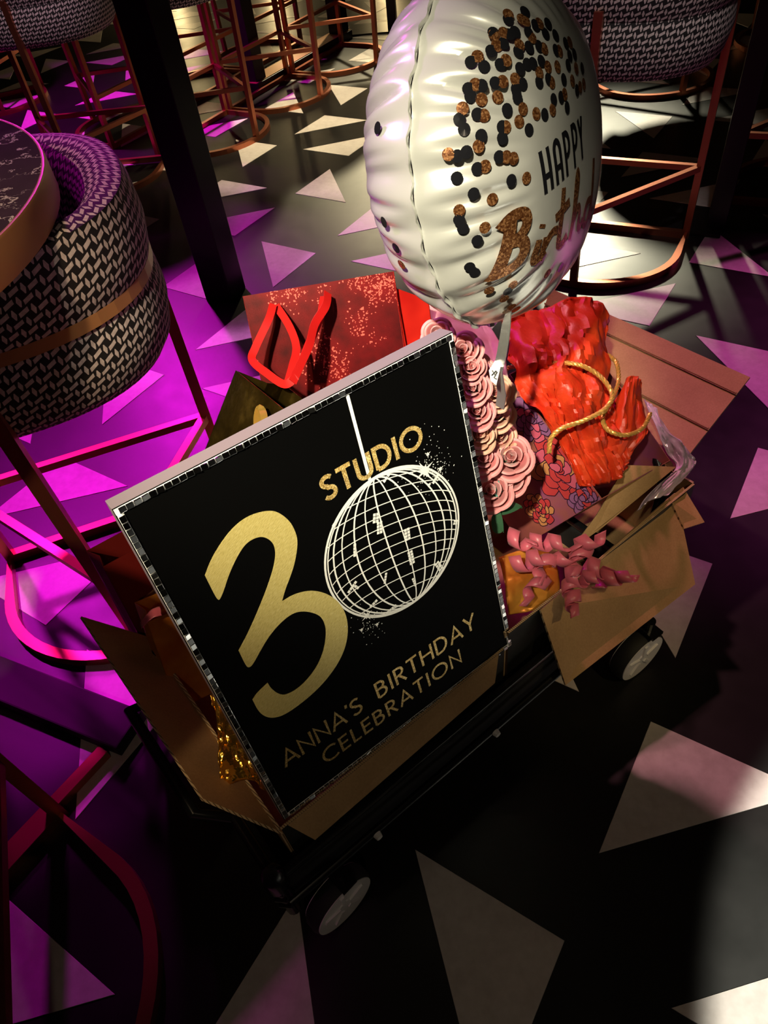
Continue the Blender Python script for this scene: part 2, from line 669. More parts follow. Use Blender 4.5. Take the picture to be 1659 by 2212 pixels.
def shell_mesh(name, prof, mat_):
    mb = MB()
    N = 56
    us = [0]
    pts = [plan(-TH0 + 2 * TH0 * i / N) for i in range(N + 1)]
    for i in range(N):
        us.append(us[-1] + (pts[i + 1][0] - pts[i][0]).length)
    vs = [0]
    for a, b in zip(prof, prof[1:]):
        vs.append(vs[-1] + math.hypot(b[0] - a[0], b[1] - a[1]))
    for p, nn in pts:
        for r, z in prof:
            mb.v.append(p + nn * r + Vector((0, 0, z)))
    k = len(prof)
    for i in range(N):
        for j in range(k - 1):
            mb.uv[len(mb.f)] = [(us[i], vs[j]), (us[i + 1], vs[j]), (us[i + 1], vs[j + 1]), (us[i], vs[j + 1])]
            mb.f.append((i * k + j, (i + 1) * k + j, (i + 1) * k + j + 1, i * k + j + 1))
    return mb.mesh(name, mat_, 60)


LR = .0135


def make_stool():
    t = thing('bar_stool', '', 'stool')
    ob('outer_shell', shell_mesh('outer_shell', OUTER, M['woven']), t)
    ob('back_roll', shell_mesh('back_roll', ROLL_P, M['woven']), t)
    # closed ends of the roll and shell
    for s in (-1, 1):
        p, nn = plan(s * TH0)
        prof = OUTER + ROLL_P
        mb = MB()
        vs = [p + nn * r + Vector((0, 0, z)) for r, z in prof]
        cen = p + nn * -.03 + Vector((0, 0, Z0 + .15))
        tng = Vector((nn.y, -nn.x, 0)) * (-s)
        cen = cen + tng * .03 * s * 0
        mb.add(vs + [cen], [(i, i + 1, len(vs)) for i in range(len(vs) - 1)] + [(len(vs) - 1, 0, len(vs))])
        mb.build('arm_end', M['seat_black'], t)
    band = MB()
    bp = [plan(-TH0 + 2 * TH0 * i / 48) for i in range(49)]
    band.tube([p + nn * .006 + Vector((0, 0, Z0 + .172)) for p, nn in bp], 0, rect=(.006, .012), up=(0, 0, 1))
    band.build('band', M['bronze_band'], t)

    def seat(u, v):
        a = 2 * PI * u
        s, c = math.sin(a), -math.cos(a)
        k = (abs(s) ** SEX + abs(c) ** SEX) ** (-1 / SEX)
        prof = [(0, .105), (.6, .105), (.82, .095), (.86, .07), (.84, .01), (0, .0)]
        q = v * (len(prof) - 1)
        i = min(int(q), len(prof) - 2)
        f = q - i
        r = prof[i][0] * (1 - f) + prof[i + 1][0] * f
        z = prof[i][1] * (1 - f) + prof[i + 1][1] * f
        return (SHW * s * k * r, SHD * c * k * r, Z0 + z)
    MB().grid(seat, 40, 10, True, False).build('seat', M['seat_black'], t, True)
    RW, RD, FY = .33, .30, .19
    ring = [(RW * math.cos(PI + PI * i / 28), RD * math.sin(PI + PI * i / 28), LR) for i in range(29)]
    MB().tube([(-RW, FY, LR)] + ring + [(RW, FY, LR)], 0, rect=(LR, LR), up=(0, 0, 1), closed=True).build('floor_ring', M['copper'], t)
    for sx in (-1, 1):
        MB().tube([(sx * RW, FY, 0), (sx * RW, FY, .60), (sx * (SHW - .006), FY, Z0 + .12)], 0, rect=(LR, LR), up=(0, 1, 0)).build('leg', M['copper'], t)
    MB().tube([(0, -RD, 0), (0, -SHD - .016, Z0), (0, -SHD - .016, Z0 + .20)], 0, rect=(LR, LR), up=(0, 1, 0)).build('leg', M['copper'], t)
    MB().tube([(-RW, FY, .28), (RW, FY, .28)], 0, rect=(LR * .8, LR * .8), up=(0, 0, 1)).build('footrest', M['copper'], t)
    for sx in (-1, 1):
        MB().tube([(sx * RW, FY, .28), (0, -RD, .28)], 0, rect=(LR * .8, LR * .8), up=(0, 0, 1)).build('side_bar', M['copper'], t)
    return t


STOOLS = [  # x, y, direction of its right-hand side in degrees, label
    (-.725, 1.34, 15, 'woven bar stool pushed under the marble table, its whole back in view'),
    (-.857, .28, 50, 'bar stool with only its curved copper base showing at the bottom corner'),
    (1.02, 2.715, -32, 'large woven bar stool behind the balloon, bronze strip up its back'),
    (-1.30, 4.30, -8, 'woven bar stool at the top corner beside the thick black post'),
    (-.666, 4.71, 54.8, 'copper stool base beside the black post, closest of the row of three'),
    (-.257, 5.29, 54.8, 'copper stool base in the middle of the row of three'),
    (.166, 5.87, 54.8, 'copper stool base at the far end of the row of three, by the balloon'),
    (-1.28, 5.14, 234.8, 'magenta-lit stool base seen between the black post and the woven stool'),
    (-.87, 5.75, 234.8, 'stool across the dark plinth, facing the middle copper base'),
    (-.45, 6.33, 234.8, 'stool across the dark plinth, facing the far copper base'),
    (-2.35, 6.05, 20, 'red-lit stool base beyond the marble table'),
    (1.95, 4.55, 10, 'stool whose copper ring lies on the pale floor beyond the large woven stool'),
    (2.05, 2.95, 150, 'stool whose copper base enters at the edge beside the thin black post'),
    (2.95, 4.9, 200, 'dim stool standing far beyond the thin black post'),
]
proto = make_stool()
bpy.context.view_layer.update()
for i, (x, y, a, lb) in enumerate(STOOLS):
    o = proto if i == 0 else copy_tree(proto)
    o.location = (x, y, 0.0)
    o.rotation_euler = (0, 0, math.radians(a))
    tag(o, lb, 'stool', 'bar stools around the tables')
    if i in (2, 3):        # these two have a plain back without the bronze band
        for c in list(o.children):
            if c.name.startswith('band'):
                bpy.data.objects.remove(c)

# ---------------------------------------------------------------- tables
TC = Vector((-1.034, 1.157, 0))
t = thing('round_table', 'round dark marble bar table with wide bronze rim, beside the woven stool', 'table', TC)
MB().lathe([(0, 1.09), (.571, 1.09), (.571, 1.07), (0, 1.07)], 96).build('marble_top', M['marble'], t, 30)
MB().lathe([(.571, 1.0905), (.573, 1.0912), (.576, 1.0905), (.578, 1.087), (.578, 1.034), (.571, 1.034), (.571, 1.07)], 96).build('rim', M['bronze_band'], t, 40)
MB().lathe([(0, .03), (.045, .03), (.045, 1.0), (.12, 1.07), (0, 1.07)], 24, (-.13, -.06, 0)).build('column', M['black_steel'], t, 40)
e = pz(292, 1592) - TC
MB().tube([(-.13, -.06, .02), (e.x, e.y, .02)], 0, rect=(.05, .02), up=(0, 0, 1)).build('base_beam', M['rubber'], t, False, .004)
for p0, p1 in (((-40, 1918), (232, 1628)),):
    a, b = pz(*p0) - TC, pz(*p1) - TC
    MB().tube([a + Z_ * .013, b + Z_ * .013], 0, rect=(.014, .013), up=(0, 0, 1)).build('foot_bar', M['copper'], t)

def post_table(name, label, p, w_, top, plate=None, rot=0.0, ht=1.17):
    t = thing(name, label, 'table', p, rot)
    MB().box((-w_ / 2, -w_ / 2, 0), (w_ / 2, w_ / 2, ht)).build('post', M['black_steel'], t, False, .004)
    MB().box((-top[0] / 2, -top[1] / 2, ht), (top[0] / 2, top[1] / 2, ht + .04)).build('table_top', M['marble'], t, False, .006)
    if plate:
        MB().box((-plate[0] / 2 + plate[2], -plate[1] / 2 + plate[3], 0), (plate[0] / 2 + plate[2], plate[1] / 2 + plate[3], .012 if len(plate) < 5 else plate[4])).build('base_plate', M['black_steel'], t, False, .003)
    return t


post_table('high_table', 'high table on the thick black square post between stools', Vector((-.525, 2.79, 0)), .125, (.7, .7), None, math.radians(-25))
post_table('high_table', 'high table on the thin black post behind the large woven stool', Vector((1.55, 2.75, 0)), .075, (.6, .6), (.62, .20, -.28, .0), math.radians(-32))
dr = math.atan2(.817, .577)
mid = Vector((-.12, 5.97, 0))
t = thing('long_table', 'long high table on a dark plinth between the two rows of copper stools', 'table', mid, dr)
MB().box((-.62, -.075, 0), (.62, .075, .055)).build('plinth', M['black_steel'], t, False, .004)
MB().box((-.62, -.065, .055), (.62, .065, .058)).build('plinth_cap', M['bronze_band'], t)
for x in (-.55, .55):
    MB().box((x - .055, -.055, .058), (x + .055, .055, 1.08)).build('post', M['black_steel'], t, False, .004)
MB().box((-.72, -.22, 1.08), (.72, .22, 1.12)).build('table_top', M['marble'], t, False, .006)
post_table('high_table', 'high table on a dark post and plate just beyond the far copper base', Vector((.62, 6.5, 0)), .07, (.4, .4), (.5, .3, -.12, .05), dr - 1.2)

# ---------------------------------------------------------------- the wagon
wg = thing('folding_wagon', 'black folding wagon with silver hubbed wheels carrying boxes of gifts', 'wagon', W(.5, .73, 0))
OFF = Vector(wg.location)


def L(a, b, z):
    return W(a, b, z) - OFF


a0, a1, b0, b1 = -.02, .93, .468, 1.05
RIM = .245
mb = MB()
mb.hexa([L(a0 + .02, b0 + .02, .12), L(a1 - .02, b0 + .02, .12), L(a1 - .02, b1 - .02, .12), L(a0 + .02, b1 - .02, .12),
         L(a0 + .02, b0 + .02, .135), L(a1 - .02, b0 + .02, .135), L(a1 - .02, b1 - .02, .135), L(a0 + .02, b1 - .02, .135)])
mb.build('deck', M['black_fabric'], wg)
cs = [(a0, b0), (a1, b0), (a1, b1), (a0, b1)]
for i in range(4):
    (p, q), (r, s) = cs[i], cs[(i + 1) % 4]
    nn = Vector((0, 0, 1)).cross(W(r - p, s - q, 0)).normalized()

    def wall(u, v):
        sag = .010 * math.sin(PI * u) * (1 - v * .4)
        z = .125 + (RIM - .125) * v - .012 * math.sin(PI * u) * v
        return L(p + (r - p) * u, q + (s - q) * u, z) - nn * sag
    g = MB().grid(wall, 14, 4, False, False).build('side_panel', M['black_fabric'], wg, True)
    md = g.modifiers.new('thick', 'SOLIDIFY')
    md.thickness = .006
    MB().tube([L(p, q, RIM), L(r, s, RIM)], .010).build('rim_tube', M['black_plastic'], wg, True)
    MB().tube([L(p, q, .125), L(r, s, .125)], .010).build('lower_tube', M['black_plastic'], wg, True)
    MB().tube([L(p, q, .085), L(p, q, RIM + .014)], .014, 12).build('corner_post', M['black_plastic'], wg, True)
    cp = MB().lathe([(0, .030), (.012, .029), (.019, .02), (.021, 0), (.021, -.03), (.016, -.032)], 16, L(p, q, RIM + .012)).build('post_cap', M['black_plastic'], wg, True)


def caster(a, b, ang, R=.068):
    c = L(a, b, R)
    ax = A_ * math.cos(ang) + B_ * math.sin(ang)      # axle
    wheel = MB().lathe([(R * .70, -.016), (R * .93, -.018), (R, -.010), (R, .010), (R * .93, .018), (R * .70, .016), (R * .70, -.016)], 40, c, ax).build('wheel', M['rubber'], wg, True)
    MB().lathe([(0, .019), (R * .2, .019), (R * .24, .017), (R * .62, .017), (R * .86, .0195), (R * .92, .0195), (R * .92, -.0195), (R * .86, -.0195), (R * .62, -.017), (R * .24, -.017), (R * .2, -.019), (0, -.019)], 40, c, ax).build('hub', M['hub_silver'], wheel, 35)
    sp = MB()
    side = Z_.cross(ax).normalized()
    for k in range(5):
        q = 2 * PI * k / 5 + .3
        d = side * math.cos(q) + Z_ * math.sin(q)
        for s in (-1, 1):
            sp.tube([c + ax * s * .0185 + d * R * .2, c + ax * s * .0185 + d * R * .7], 0, rect=(.004, .003), up=ax)
    sp.build('spokes', M['hub_silver'], wheel)
    fk = MB()
    for s in (-1,):
        fk.tube([c + ax * s * .024, c + ax * s * .024 + Z_ * (R + .012) + side * .02], 0, rect=(.015, .003), up=ax)
    fk.tube([c - ax * .027 + Z_ * (R + .012) + side * .02, c + ax * .027 + Z_ * (R + .012) + side * .02], 0, rect=(.016, .004), up=(0, 0, 1))
    fk.build('fork', M['black_plastic'], wg)
    MB().lathe([(0, .006), (.008, .005), (.009, 0)], 12, c + ax * -.0275, -ax).build('axle_nut', M['hub_silver'], wg)
    MB().lathe([(0, .0), (.012, .0), (.012, .03), (0, .03)], 14, c + Z_ * (R + .012) + side * .02).build('swivel', M['black_plastic'], wg)


caster(.052, .432, math.radians(-84))
caster(.862, .402, math.radians(-93))
caster(.86, 1.02, math.radians(-90))
caster(.05, 1.02, math.radians(-90))
# front lower tray bar and push handle loop at the far end
hp = []
for k in range(21):
    q = k / 20
    b = b0 + .06 + (b1 - b0 - .12) * q
    z = RIM + .18 * math.sin(PI * min(1, max(0, q))) ** .35
    hp.append(L(a1 + .10 * math.sin(PI * q) ** .4 + .10, b, z))
hp = [L(a1, b0 + .03, RIM)] + hp + [L(a1, b1 - .03, RIM)]
MB().tube(hp, .012, 10).build('push_handle', M['black_plastic'], wg, True)
MB().tube([L(a0 - .005, b0 + .14, RIM), L(a0 - .05, b0 + .16, RIM + .05), L(a0 - .055, b1 - .16, RIM + .05), L(a0 - .005, b1 - .14, RIM)], .011, 10).build('pull_handle', M['black_plastic'], wg, True)
MB().tube([L(a0 - .0, b0 - .03, .20), L(a1, b0 - .03, .20)], .008, 8).build('cross_tube', M['black_plastic'], wg, True)
for a in (.16, .45, .74):
    MB().lathe([(0, .010), (.006, .009), (.008, .0)], 12, L(a, b0 - .037, .20), -B_).build('rivet', M['hub_silver'], wg)
bc = L(a0 - .0, b1 - .11, RIM + .075)
MB().tube([bc, bc + A_ * .05 + Z_ * .008], .016, 12).build('side_clip', M['black_plastic'], wg, True)
for k in range(3):
    q = L(a0 - .002, b0 - .001, RIM - .03 - .035 * k)
    MB().tube([q - A_ * .016, q - B_ * .016], .004, 6).build('buckle', M['black_plastic'], wg, True)

# ---------------------------------------------------------------- cardboard boxes
TH = .005


def panel(name, quad, parent, off, edge=True):
    q = [Vector(p) - off for p in quad]
    n = (q[1] - q[0]).cross(q[2] - q[0]).normalized()
    mb = MB().slab(q, n, TH)
    o = mb.build(name, [M['kraft'], M['kraft_edge']], parent)
    if edge:
        for p in o.data.polygons:
            if p.area < 1e-2 and abs(p.normal.dot(n)) < .3:
                p.material_index = 1
    return o


def carton(label, A0, A1, B0, B1, zt, zb=.14):
    loc = W((A0 + A1) / 2, (B0 + B1) / 2, zb)
    t = thing('cardboard_box', label, 'box', loc, 0, 'open cartons in the wagon')
    panel('bottom', [W(A0, B0, zb), W(A1, B0, zb), W(A1, B1, zb), W(A0, B1, zb)], t, loc, False)
    for nm, p, q in (('front_wall', (A0, B0), (A1, B0)), ('right_wall', (A1, B0), (A1, B1)), ('back_wall', (A1, B1), (A0, B1)), ('left_wall', (A0, B1), (A0, B0))):
        panel(nm, [W(*p, zb), W(*q, zb), W(*q, zt), W(*p, zt)], t, loc)
    return t, loc


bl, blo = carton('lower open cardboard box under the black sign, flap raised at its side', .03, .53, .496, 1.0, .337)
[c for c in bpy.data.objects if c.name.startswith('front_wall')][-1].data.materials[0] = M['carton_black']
panel('side_flap', [W(.03, .49, .326), W(-.042, .585, .405), W(-.055, 1.05, .42), W(.03, .99, .326)], bl, blo)
panel('front_flap', [W(.040, .494, .338), W(.520, .494, .338), W(.478, .462, .312), W(.064, .452, .312)], bl, blo)
panel('back_flap', [W(.03, 1.0, .326), W(.53, 1.0, .326), W(.50, 1.09, .42), W(.06, 1.09, .42)], bl, blo)

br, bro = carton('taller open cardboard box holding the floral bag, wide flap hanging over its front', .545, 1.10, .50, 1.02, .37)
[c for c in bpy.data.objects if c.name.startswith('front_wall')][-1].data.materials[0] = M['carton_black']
Zh = .372
p0, p1, p2, p3 = pz(1168, 1318, Zh), pz(1460, 1064, Zh), pz(1502, 1262, .245), pz(1222, 1480, .225)
panel('front_flap', [p0, p1, p2, p3], br, bro)
q0, q1, q2, q3 = pz(1446, 1075, Zh + .004), pz(1476, 1052, Zh), pz(1522, 1128, .335), pz(1478, 1142, .325)
panel('torn_tab', [q0, q1, q2, q3], br, bro)
panel('side_flap', [W(1.105, .545, .372), W(1.105, 1.02, .372), W(1.375, 1.16, .455), W(1.385, .575, .455)], br, bro)
f0 = W(1.385, .575, .4605)
f1 = W(1.375, 1.16, .4605)
panel('inner_flap', [pz(1458, 1010, .40), pz(1350, 1006, .425), pz(1288, 1112, .39), pz(1230, 1190, .365), pz(1300, 1140, .365)], br, bro)
fold = MB()
for k in (.42, .80):
    a_ = W(1.105, .545, .3785).lerp(W(1.385, .575, .4615), k) - bro
    b_ = W(1.105, 1.02, .3785).lerp(W(1.375, 1.16, .4615), k) - bro
    fold.tube([a_, b_], .0025, 6)
fold.build('fold_line', M['kraft'], br)

# ---------------------------------------------------------------- the sign
SG = [(232, 1099), (974, 723), (1109, 1393), (617, 1766)]


def inter(p, q, r, s):
    def cr(a, b):
        return Vector((a[0], a[1], 1)).cross(Vector((b[0], b[1], 1)))
    x = cr(p, q).cross(cr(r, s))
    return x.x / x.z, x.y / x.z


sX = ray(*inter(SG[0], SG[1], SG[3], SG[2])).normalized()
if sX.x < 0:
    sX = -sX
sD = ray(*inter(SG[0], SG[3], SG[1], SG[2])).normalized()
if sD.z > 0:
    sD = -sD
sN = sX.cross(sD).normalized()
sTL = CAM + .8 * ray(*SG[0])
mid_ = (sD + sX * 0).normalized()
# split the small calibration skew between both directions
sk = sX.dot(sD) / 2
sX = (sX - sD * sk).normalized()
sY = -(sD - sX * sX.dot(sD)).normalized()
sZ = sX.cross(sY)


def S3(x, y):
    v = ray(x, y)
    return CAM + v * (sN.dot(sTL - CAM) / sN.dot(v))


cen = sum((S3(*p) for p in SG), Vector()) / 4
SW = ((S3(*SG[1]) - S3(*SG[0])).length + (S3(*SG[2]) - S3(*SG[3])).length) / 2
SH = ((S3(*SG[0]) - S3(*SG[3])).length + (S3(*SG[1]) - S3(*SG[2])).length) / 2
sO = cen - sX * SW / 2 - sY * SH / 2
sign = thing('party_sign', 'black rectangular party sign with gold 30 and disco ball, mirror mosaic edges', 'sign')
mm = Matrix((sX, sY, sZ)).transposed().to_4x4()
mm.translation = sO
sign.matrix_world = mm
# print mapping: photo corners -> the true rectangle (bilinear of the small skew)
CO = [(S3(*p) - sO) for p in SG]
CO = [(c.dot(sX), c.dot(sY)) for c in CO]


def S(x, y):
    q = S3(x, y) - sO
    a, b = q.dot(sX), q.dot(sY)
    v = b / SH
    x0 = CO[3][0] * (1 - v) + CO[0][0] * v
    x1 = CO[2][0] * (1 - v) + CO[1][0] * v
    return ((a - x0) / (x1 - x0) * SW, b)


MB().box((0, 0, -.028), (SW, SH, 0)).build('board', [M['sign_black'], M['sign_side']], sign)
bd = sign.children[0]
for p in bd.data.polygons:
    if p.normal.z < .5:
        p.material_index = 1


def plate(pts, z=.0, th=.0008):
    pts = [p for i, p in enumerate(pts) if math.hypot(p[0] - pts[i - 1][0], p[1] - pts[i - 1][1]) > 1e-5]
    n = len(pts)
    mb = MB()
    mb.add([(x, y, z) for x, y in pts] + [(x, y, z + th) for x, y in pts], [tuple(range(n, 2 * n))] + [(i, (i + 1) % n, n + (i + 1) % n, n + i) for i in range(n)])
    return mb


def stroke(mb, pts, wd, z=.0008, closed=False, taper=False):
    """flat ribbon along a polyline"""
    pts = [Vector((p[0], p[1])) for p in pts]
    n = len(pts)
    L_, R_ = [], []
    for i, p in enumerate(pts):
        a = pts[(i - 1) % n] if (closed or i > 0) else None
        b = pts[(i + 1) % n] if (closed or i < n - 1) else None
        d1 = (p - a).normalized() if a is not None and (p - a).length > 1e-9 else None
        d2 = (b - p).normalized() if b is not None and (b - p).length > 1e-9 else None
        if d1 is None:
            d1 = d2
        if d2 is None:
            d2 = d1
        n1 = Vector((-d1.y, d1.x))
        n2 = Vector((-d2.y, d2.x))
        m_ = n1 + n2
        m_ = m_.normalized() if m_.length > 1e-6 else n1
        k = min(1.0 / max(.45, m_.dot(n1)), 1.8)
        hw = wd / 2 * k
        L_.append(p + m_ * hw)
        R_.append(p - m_ * hw)
    vs = [(p.x, p.y, z) for p in L_] + [(p.x, p.y, z) for p in R_]
    fs = [(n + i, n + (i + 1) % n, (i + 1) % n, i) for i in range(n if closed else n - 1)]
    mb.add(vs, fs)


def chaikin(p, closed=True, it=1):
    for _ in range(it):
        q = []
        n = len(p)
        for i in range(n if closed else n - 1):
            a, b = p[i], p[(i + 1) % n]
            q.append((a[0] * .75 + b[0] * .25, a[1] * .75 + b[1] * .25))
            q.append((a[0] * .25 + b[0] * .75, a[1] * .25 + b[1] * .75))
        if not closed:
            q = [p[0]] + q + [p[-1]]
        p = q
    return p


c6 = lambda x, y: S(400 + x * 400 / 1659, 1080 + y * 520 / 2157)
THREE = [(163, 683), (215, 540), (330, 350), (450, 215), (580, 135), (740, 98), (830, 120), (930, 200), (985, 310), (998, 400), (975, 560), (930, 700), (890, 800), (860, 912), (960, 850), (1080, 815), (1180, 815), (1290, 850), (1380, 920), (1440, 1020), (1462, 1150), (1445, 1290), (1390, 1430), (1290, 1580), (1160, 1720), (1000, 1850), (880, 1925), (790, 1948), (720, 1935), (660, 1890), (605, 1785), (645, 1725), (740, 1635), (775, 1690), (850, 1740), (920, 1738), (1020, 1680), (1120, 1580), (1200, 1460), (1250, 1320), (1265, 1180), (1245, 1090), (1200, 1030), (1100, 998), (1000, 1000), (920, 1040), (830, 1120), (740, 1230), (660, 1370), (600, 1480), (565, 1502), (540, 1480), (475, 1350), (560, 1190), (660, 960), (740, 750), (790, 580), (800, 460), (770, 380), (690, 332), (610, 345), (530, 395), (470, 480), (410, 600), (370, 700), (330, 830), (300, 895), (285, 900), (260, 870)]
_sharp = {(163, 683), (860, 912), (605, 1785), (740, 1635), (475, 1350)}
o = plate(chaikin([c6(*p) for p in THREE for _ in range(3 if p in _sharp else 1)], True, 2)).build('numeral', M['gold_paint'], sign)
o['label'] = 'large brushed gold numeral three'


def arc(cx, cy, rx, ry, a0_, a1_, n=14):
    return [(cx + rx * math.cos(math.radians(a0_ + (a1_ - a0_) * i / n)), cy + ry * math.sin(math.radians(a0_ + (a1_ - a0_) * i / n))) for i in range(n + 1)]


GLYPH = {  # width, strokes, cap height 1
    'S': (.50, [arc(.26, .75, .21, .20, 35, 270, 14)[:-1] + arc(.24, .27, .22, .22, 90, -150, 14)]),
    'T': (.58, [[(0, .95), (.58, .95)], [(.29, .95), (.29, 0)]]),
    'U': (.62, [[(.05, 1), (.05, .32)] + arc(.31, .30, .26, .28, 180, 360, 14) + [(.57, .32), (.57, 1)]]),
    'D': (.68, [[(.05, .04), (.05, .95), (.24, .95)] + arc(.24, .495, .38, .455, 90, -90, 16) + [(.05, .04)]]),
    'I': (.14, [[(.07, 0), (.07, 1)]]),
    'O': (.92, [arc(.46, .5, .42, .46, 0, 360, 28)]),
    'A': (.72, [[(.03, 0), (.36, .97), (.69, 0)], [(.16, .30), (.56, .30)]]),
    'N': (.68, [[(.06, 0), (.06, .96), (.62, .06), (.62, 1)]]),
    "'": (.12, [[(.07, 1.0), (.04, .80)]]),
    'B': (.55, [[(.05, .04), (.05, .95), (.22, .95)] + arc(.22, .745, .21, .205, 90, -90, 10) + [(.05, .54)], [(.20, .54)] + arc(.24, .29, .25, .25, 90, -90, 10) + [(.05, .04)]]),
    'R': (.55, [[(.05, 0), (.05, .95), (.22, .95)] + arc(.22, .72, .23, .23, 90, -90, 10) + [(.05, .49)], [(.22, .49), (.52, 0)]]),
    'H': (.66, [[(.05, 0), (.05, 1)], [(.61, 0), (.61, 1)], [(.05, .53), (.61, .53)]]),
    'Y': (.62, [[(.02, 1), (.31, .46), (.31, 0)], [(.60, 1), (.31, .46)]]),
    'C': (.74, [arc(.46, .5, .42, .46, 48, 312, 20)]),
    'E': (.46, [[(.46, .95), (.05, .95), (.05, .05), (.46, .05)], [(.05, .52), (.42, .52)]]),
    'L': (.42, [[(.05, 1), (.05, .05), (.42, .05)]]),
}


def write(txt, x0, x1, y0, h, wd, mat_, gap=.13):
    tot = sum((GLYPH[c][0] if c != ' ' else .38) for c in txt) + gap * (len(txt) - 1)
    sx = (x1 - x0) / tot
    x = 0
    for c in txt:
        if c == ' ':
            x += .38 + gap
            continue
        wv, st = GLYPH[c]
        mb = MB()
        for k, s in enumerate(st):
            stroke(mb, [(x0 + (x + px) * sx, y0 + py * h) for px, py in s], wd, .0006 + .00015 * k)
        mb.build('letter', mat_, sign)
        x += wv + gap


c5 = lambda x, y: S(640 + x * 460 / 1659, 860 + y * 540 / 1948)
c7 = lambda x, y: S(580 + x * 500 / 1659, 1280 + y * 520 / 1725)
s0, s1 = c5(205, 770), c5(1000, 395)
write('STUDIO', s0[0], s1[0] - .002, (c5(235, 790)[1] + c5(850, 465)[1]) / 2 + .001, .0365, .0068, M['gold_glitter'], .14)
q0, q1 = c7(128, 1240), c7(1478, 262)
write("ANNA'S", q0[0], c7(690, 840)[0], (q0[1] + q1[1]) / 2, .0360, .0046, M['gold_glitter'], .10)
write('BIRTHDAY', c7(795, 750)[0], c7(1485, 200)[0], (q0[1] + q1[1]) / 2, .0360, .0046, M['gold_glitter'], .15)
q0, q1 = c7(400, 1175), c7(1400, 495)
write('CELEBRATION', q0[0], q1[0], (c7(430, 1195)[1] + c7(1330, 555)[1]) / 2, .0330, .0044, M['gold_glitter'], .17)

# disco ball drawing
bcx, bcy = c5(728, 1135)
BR = .1235
ext = [c5(190, 1280), c5(1260, 920)]
bcx = (ext[0][0] + ext[1][0]) / 2
bcy = (c5(840, 555)[1] + c5(650, 1710)[1]) / 2
mb = MB()
stroke(mb, [(bcx + BR * math.cos(2 * PI * i / 72), bcy + BR * math.sin(2 * PI * i / 72)) for i in range(72)], .0034, .0006, True)
mb.build('ball_outline', M['white_paint'], sign)
mb = MB()
for k, th in enumerate((-74, -61, -48, -33, -20, -6, 8, 22, 36, 49, 61, 73)):
    s = math.sin(math.radians(th))
    pts = []
    for i in range(29):
        y = math.cos(PI * i / 28)
        r = math.sqrt(max(0, 1 - y * y))
        pts.append((bcx + BR * (s * r - .035 * y * (1 - abs(s))), bcy + BR * y * .985))
    stroke(mb, pts, .0026 if k % 2 else .0020, .0006 + .00005 * k)
mb.build('ball_meridians', M['white_paint'], sign)
mb = MB()
for k in range(12):
    c = .70 - k * .155
    pts = []
    for i in range(41):
        x = -1 + i / 20
        kk = .28 if c > -.55 else .28 * max(.25, 1 + (c + .55) * 1.2)
        y = c - .20 * x + kk * math.sqrt(max(0, 1 - x * x)) - .06
        if x * x + y * y < .985:
            pts.append((bcx + BR * x, bcy + BR * y))
    if len(pts) > 3:
        stroke(mb, pts, .0015, .0004 + .00002 * k)
mb.build('ball_parallels', M['white_paint'], sign)
mb = MB()
a_, b_ = S(742, 845), c5(562, 640)
stroke(mb, [a_, b_], .0052, .0005)
mb.build('ball_cord', M['white_paint'], sign)
# little mirror patches on the drawing
for k, (px, py, nu, nv, sz, an) in enumerate([(610, 935, 2, 3, 17, -20), (640, 1010, 2, 4, 16, -16), (858, 1060, 2, 4, 17, -8), (890, 1240, 2, 5, 16, -3), (447, 1185, 1, 4, 17, -18), (690, 625, 3, 1, 16, 30), (292, 975, 1, 2, 20, -55), (430, 1470, 4, 1, 17, 30), (465, 1470, 1, 2, 16, 30), (690, 1400, 1, 4, 15, -25), (915, 1430, 1, 4, 14, 5), (1108, 1305, 2, 4, 16, 18), (600, 1597, 3, 1, 17, 18), (740, 1638, 4, 1, 16, 8), (1075, 630, 3, 1, 18, 35), (1235, 965, 2, 2, 14, -30)]):
    mb = MB()
    ca = math.radians(an)
    x0, y0 = c5(px, py)
    u_ = sz * .000135
    for i in range(nu):
        for j in range(nv):
            cx_, cy_ = (i - (nu - 1) / 2) * u_ * 2.4, (j - (nv - 1) / 2) * u_ * 2.4
            pp = []
            for dx, dy in ((-1, -1), (1, -1), (1, 1), (-1, 1)):
                lx, ly = cx_ + dx * u_, cy_ + dy * u_
                pp.append((x0 + lx * math.cos(ca) - ly * math.sin(ca), y0 + lx * math.sin(ca) + ly * math.cos(ca)))
            mb.add([(p[0], p[1], .0016) for p in pp], [(0, 1, 2, 3)])
    mb.build('mirror_patch', M['white_paint'], sign)


def star(mb, x, y, r, k=8, an=.2, z=.0016):
    pts = []
    for i in range(2 * k):
        rr = (r if (i // 2) % 2 == 0 else r * .55) if i % 2 == 0 else r * .30
        a = an + PI * i / k
        pts.append((x + rr * math.cos(a), y + rr * math.sin(a)))
    mb.add([(p[0], p[1], z) for p in pts] + [(x, y, z)], [(i, (i + 1) % (2 * k), 2 * k) for i in range(2 * k)])


mb = MB()
for px, py, r in ((990, 565, .0190), (1012, 440, .0065), (1112, 553, .0075), (548, 1690, .0115), (507, 1800, .0060), (628, 1758, .0062), (1028, 672, .0050)):
    star(mb, *c5(px, py), r, 6 if r < .008 else 8, .35)
mb.build('sparkle_stars', M['white_paint'], sign)
mb = MB()
for cx_, cy_, sd, n_ in ((1070, 540, 75, 95), (560, 1760, 60, 55), (1040, 330, 90, 12), (900, 640, 80, 18)):
    for _ in range(n_):
        x, y = c5(cx_ + rnd.gauss(0, sd), cy_ + rnd.gauss(0, sd))
        r = rnd.uniform(.0004, .0010)
        mb.add([(x + r * math.cos(2 * PI * i / 6), y + r * math.sin(2 * PI * i / 6), .0018) for i in range(6)], [tuple(range(6))])
mb.build('sparkle_dots', M['white_paint'], sign)

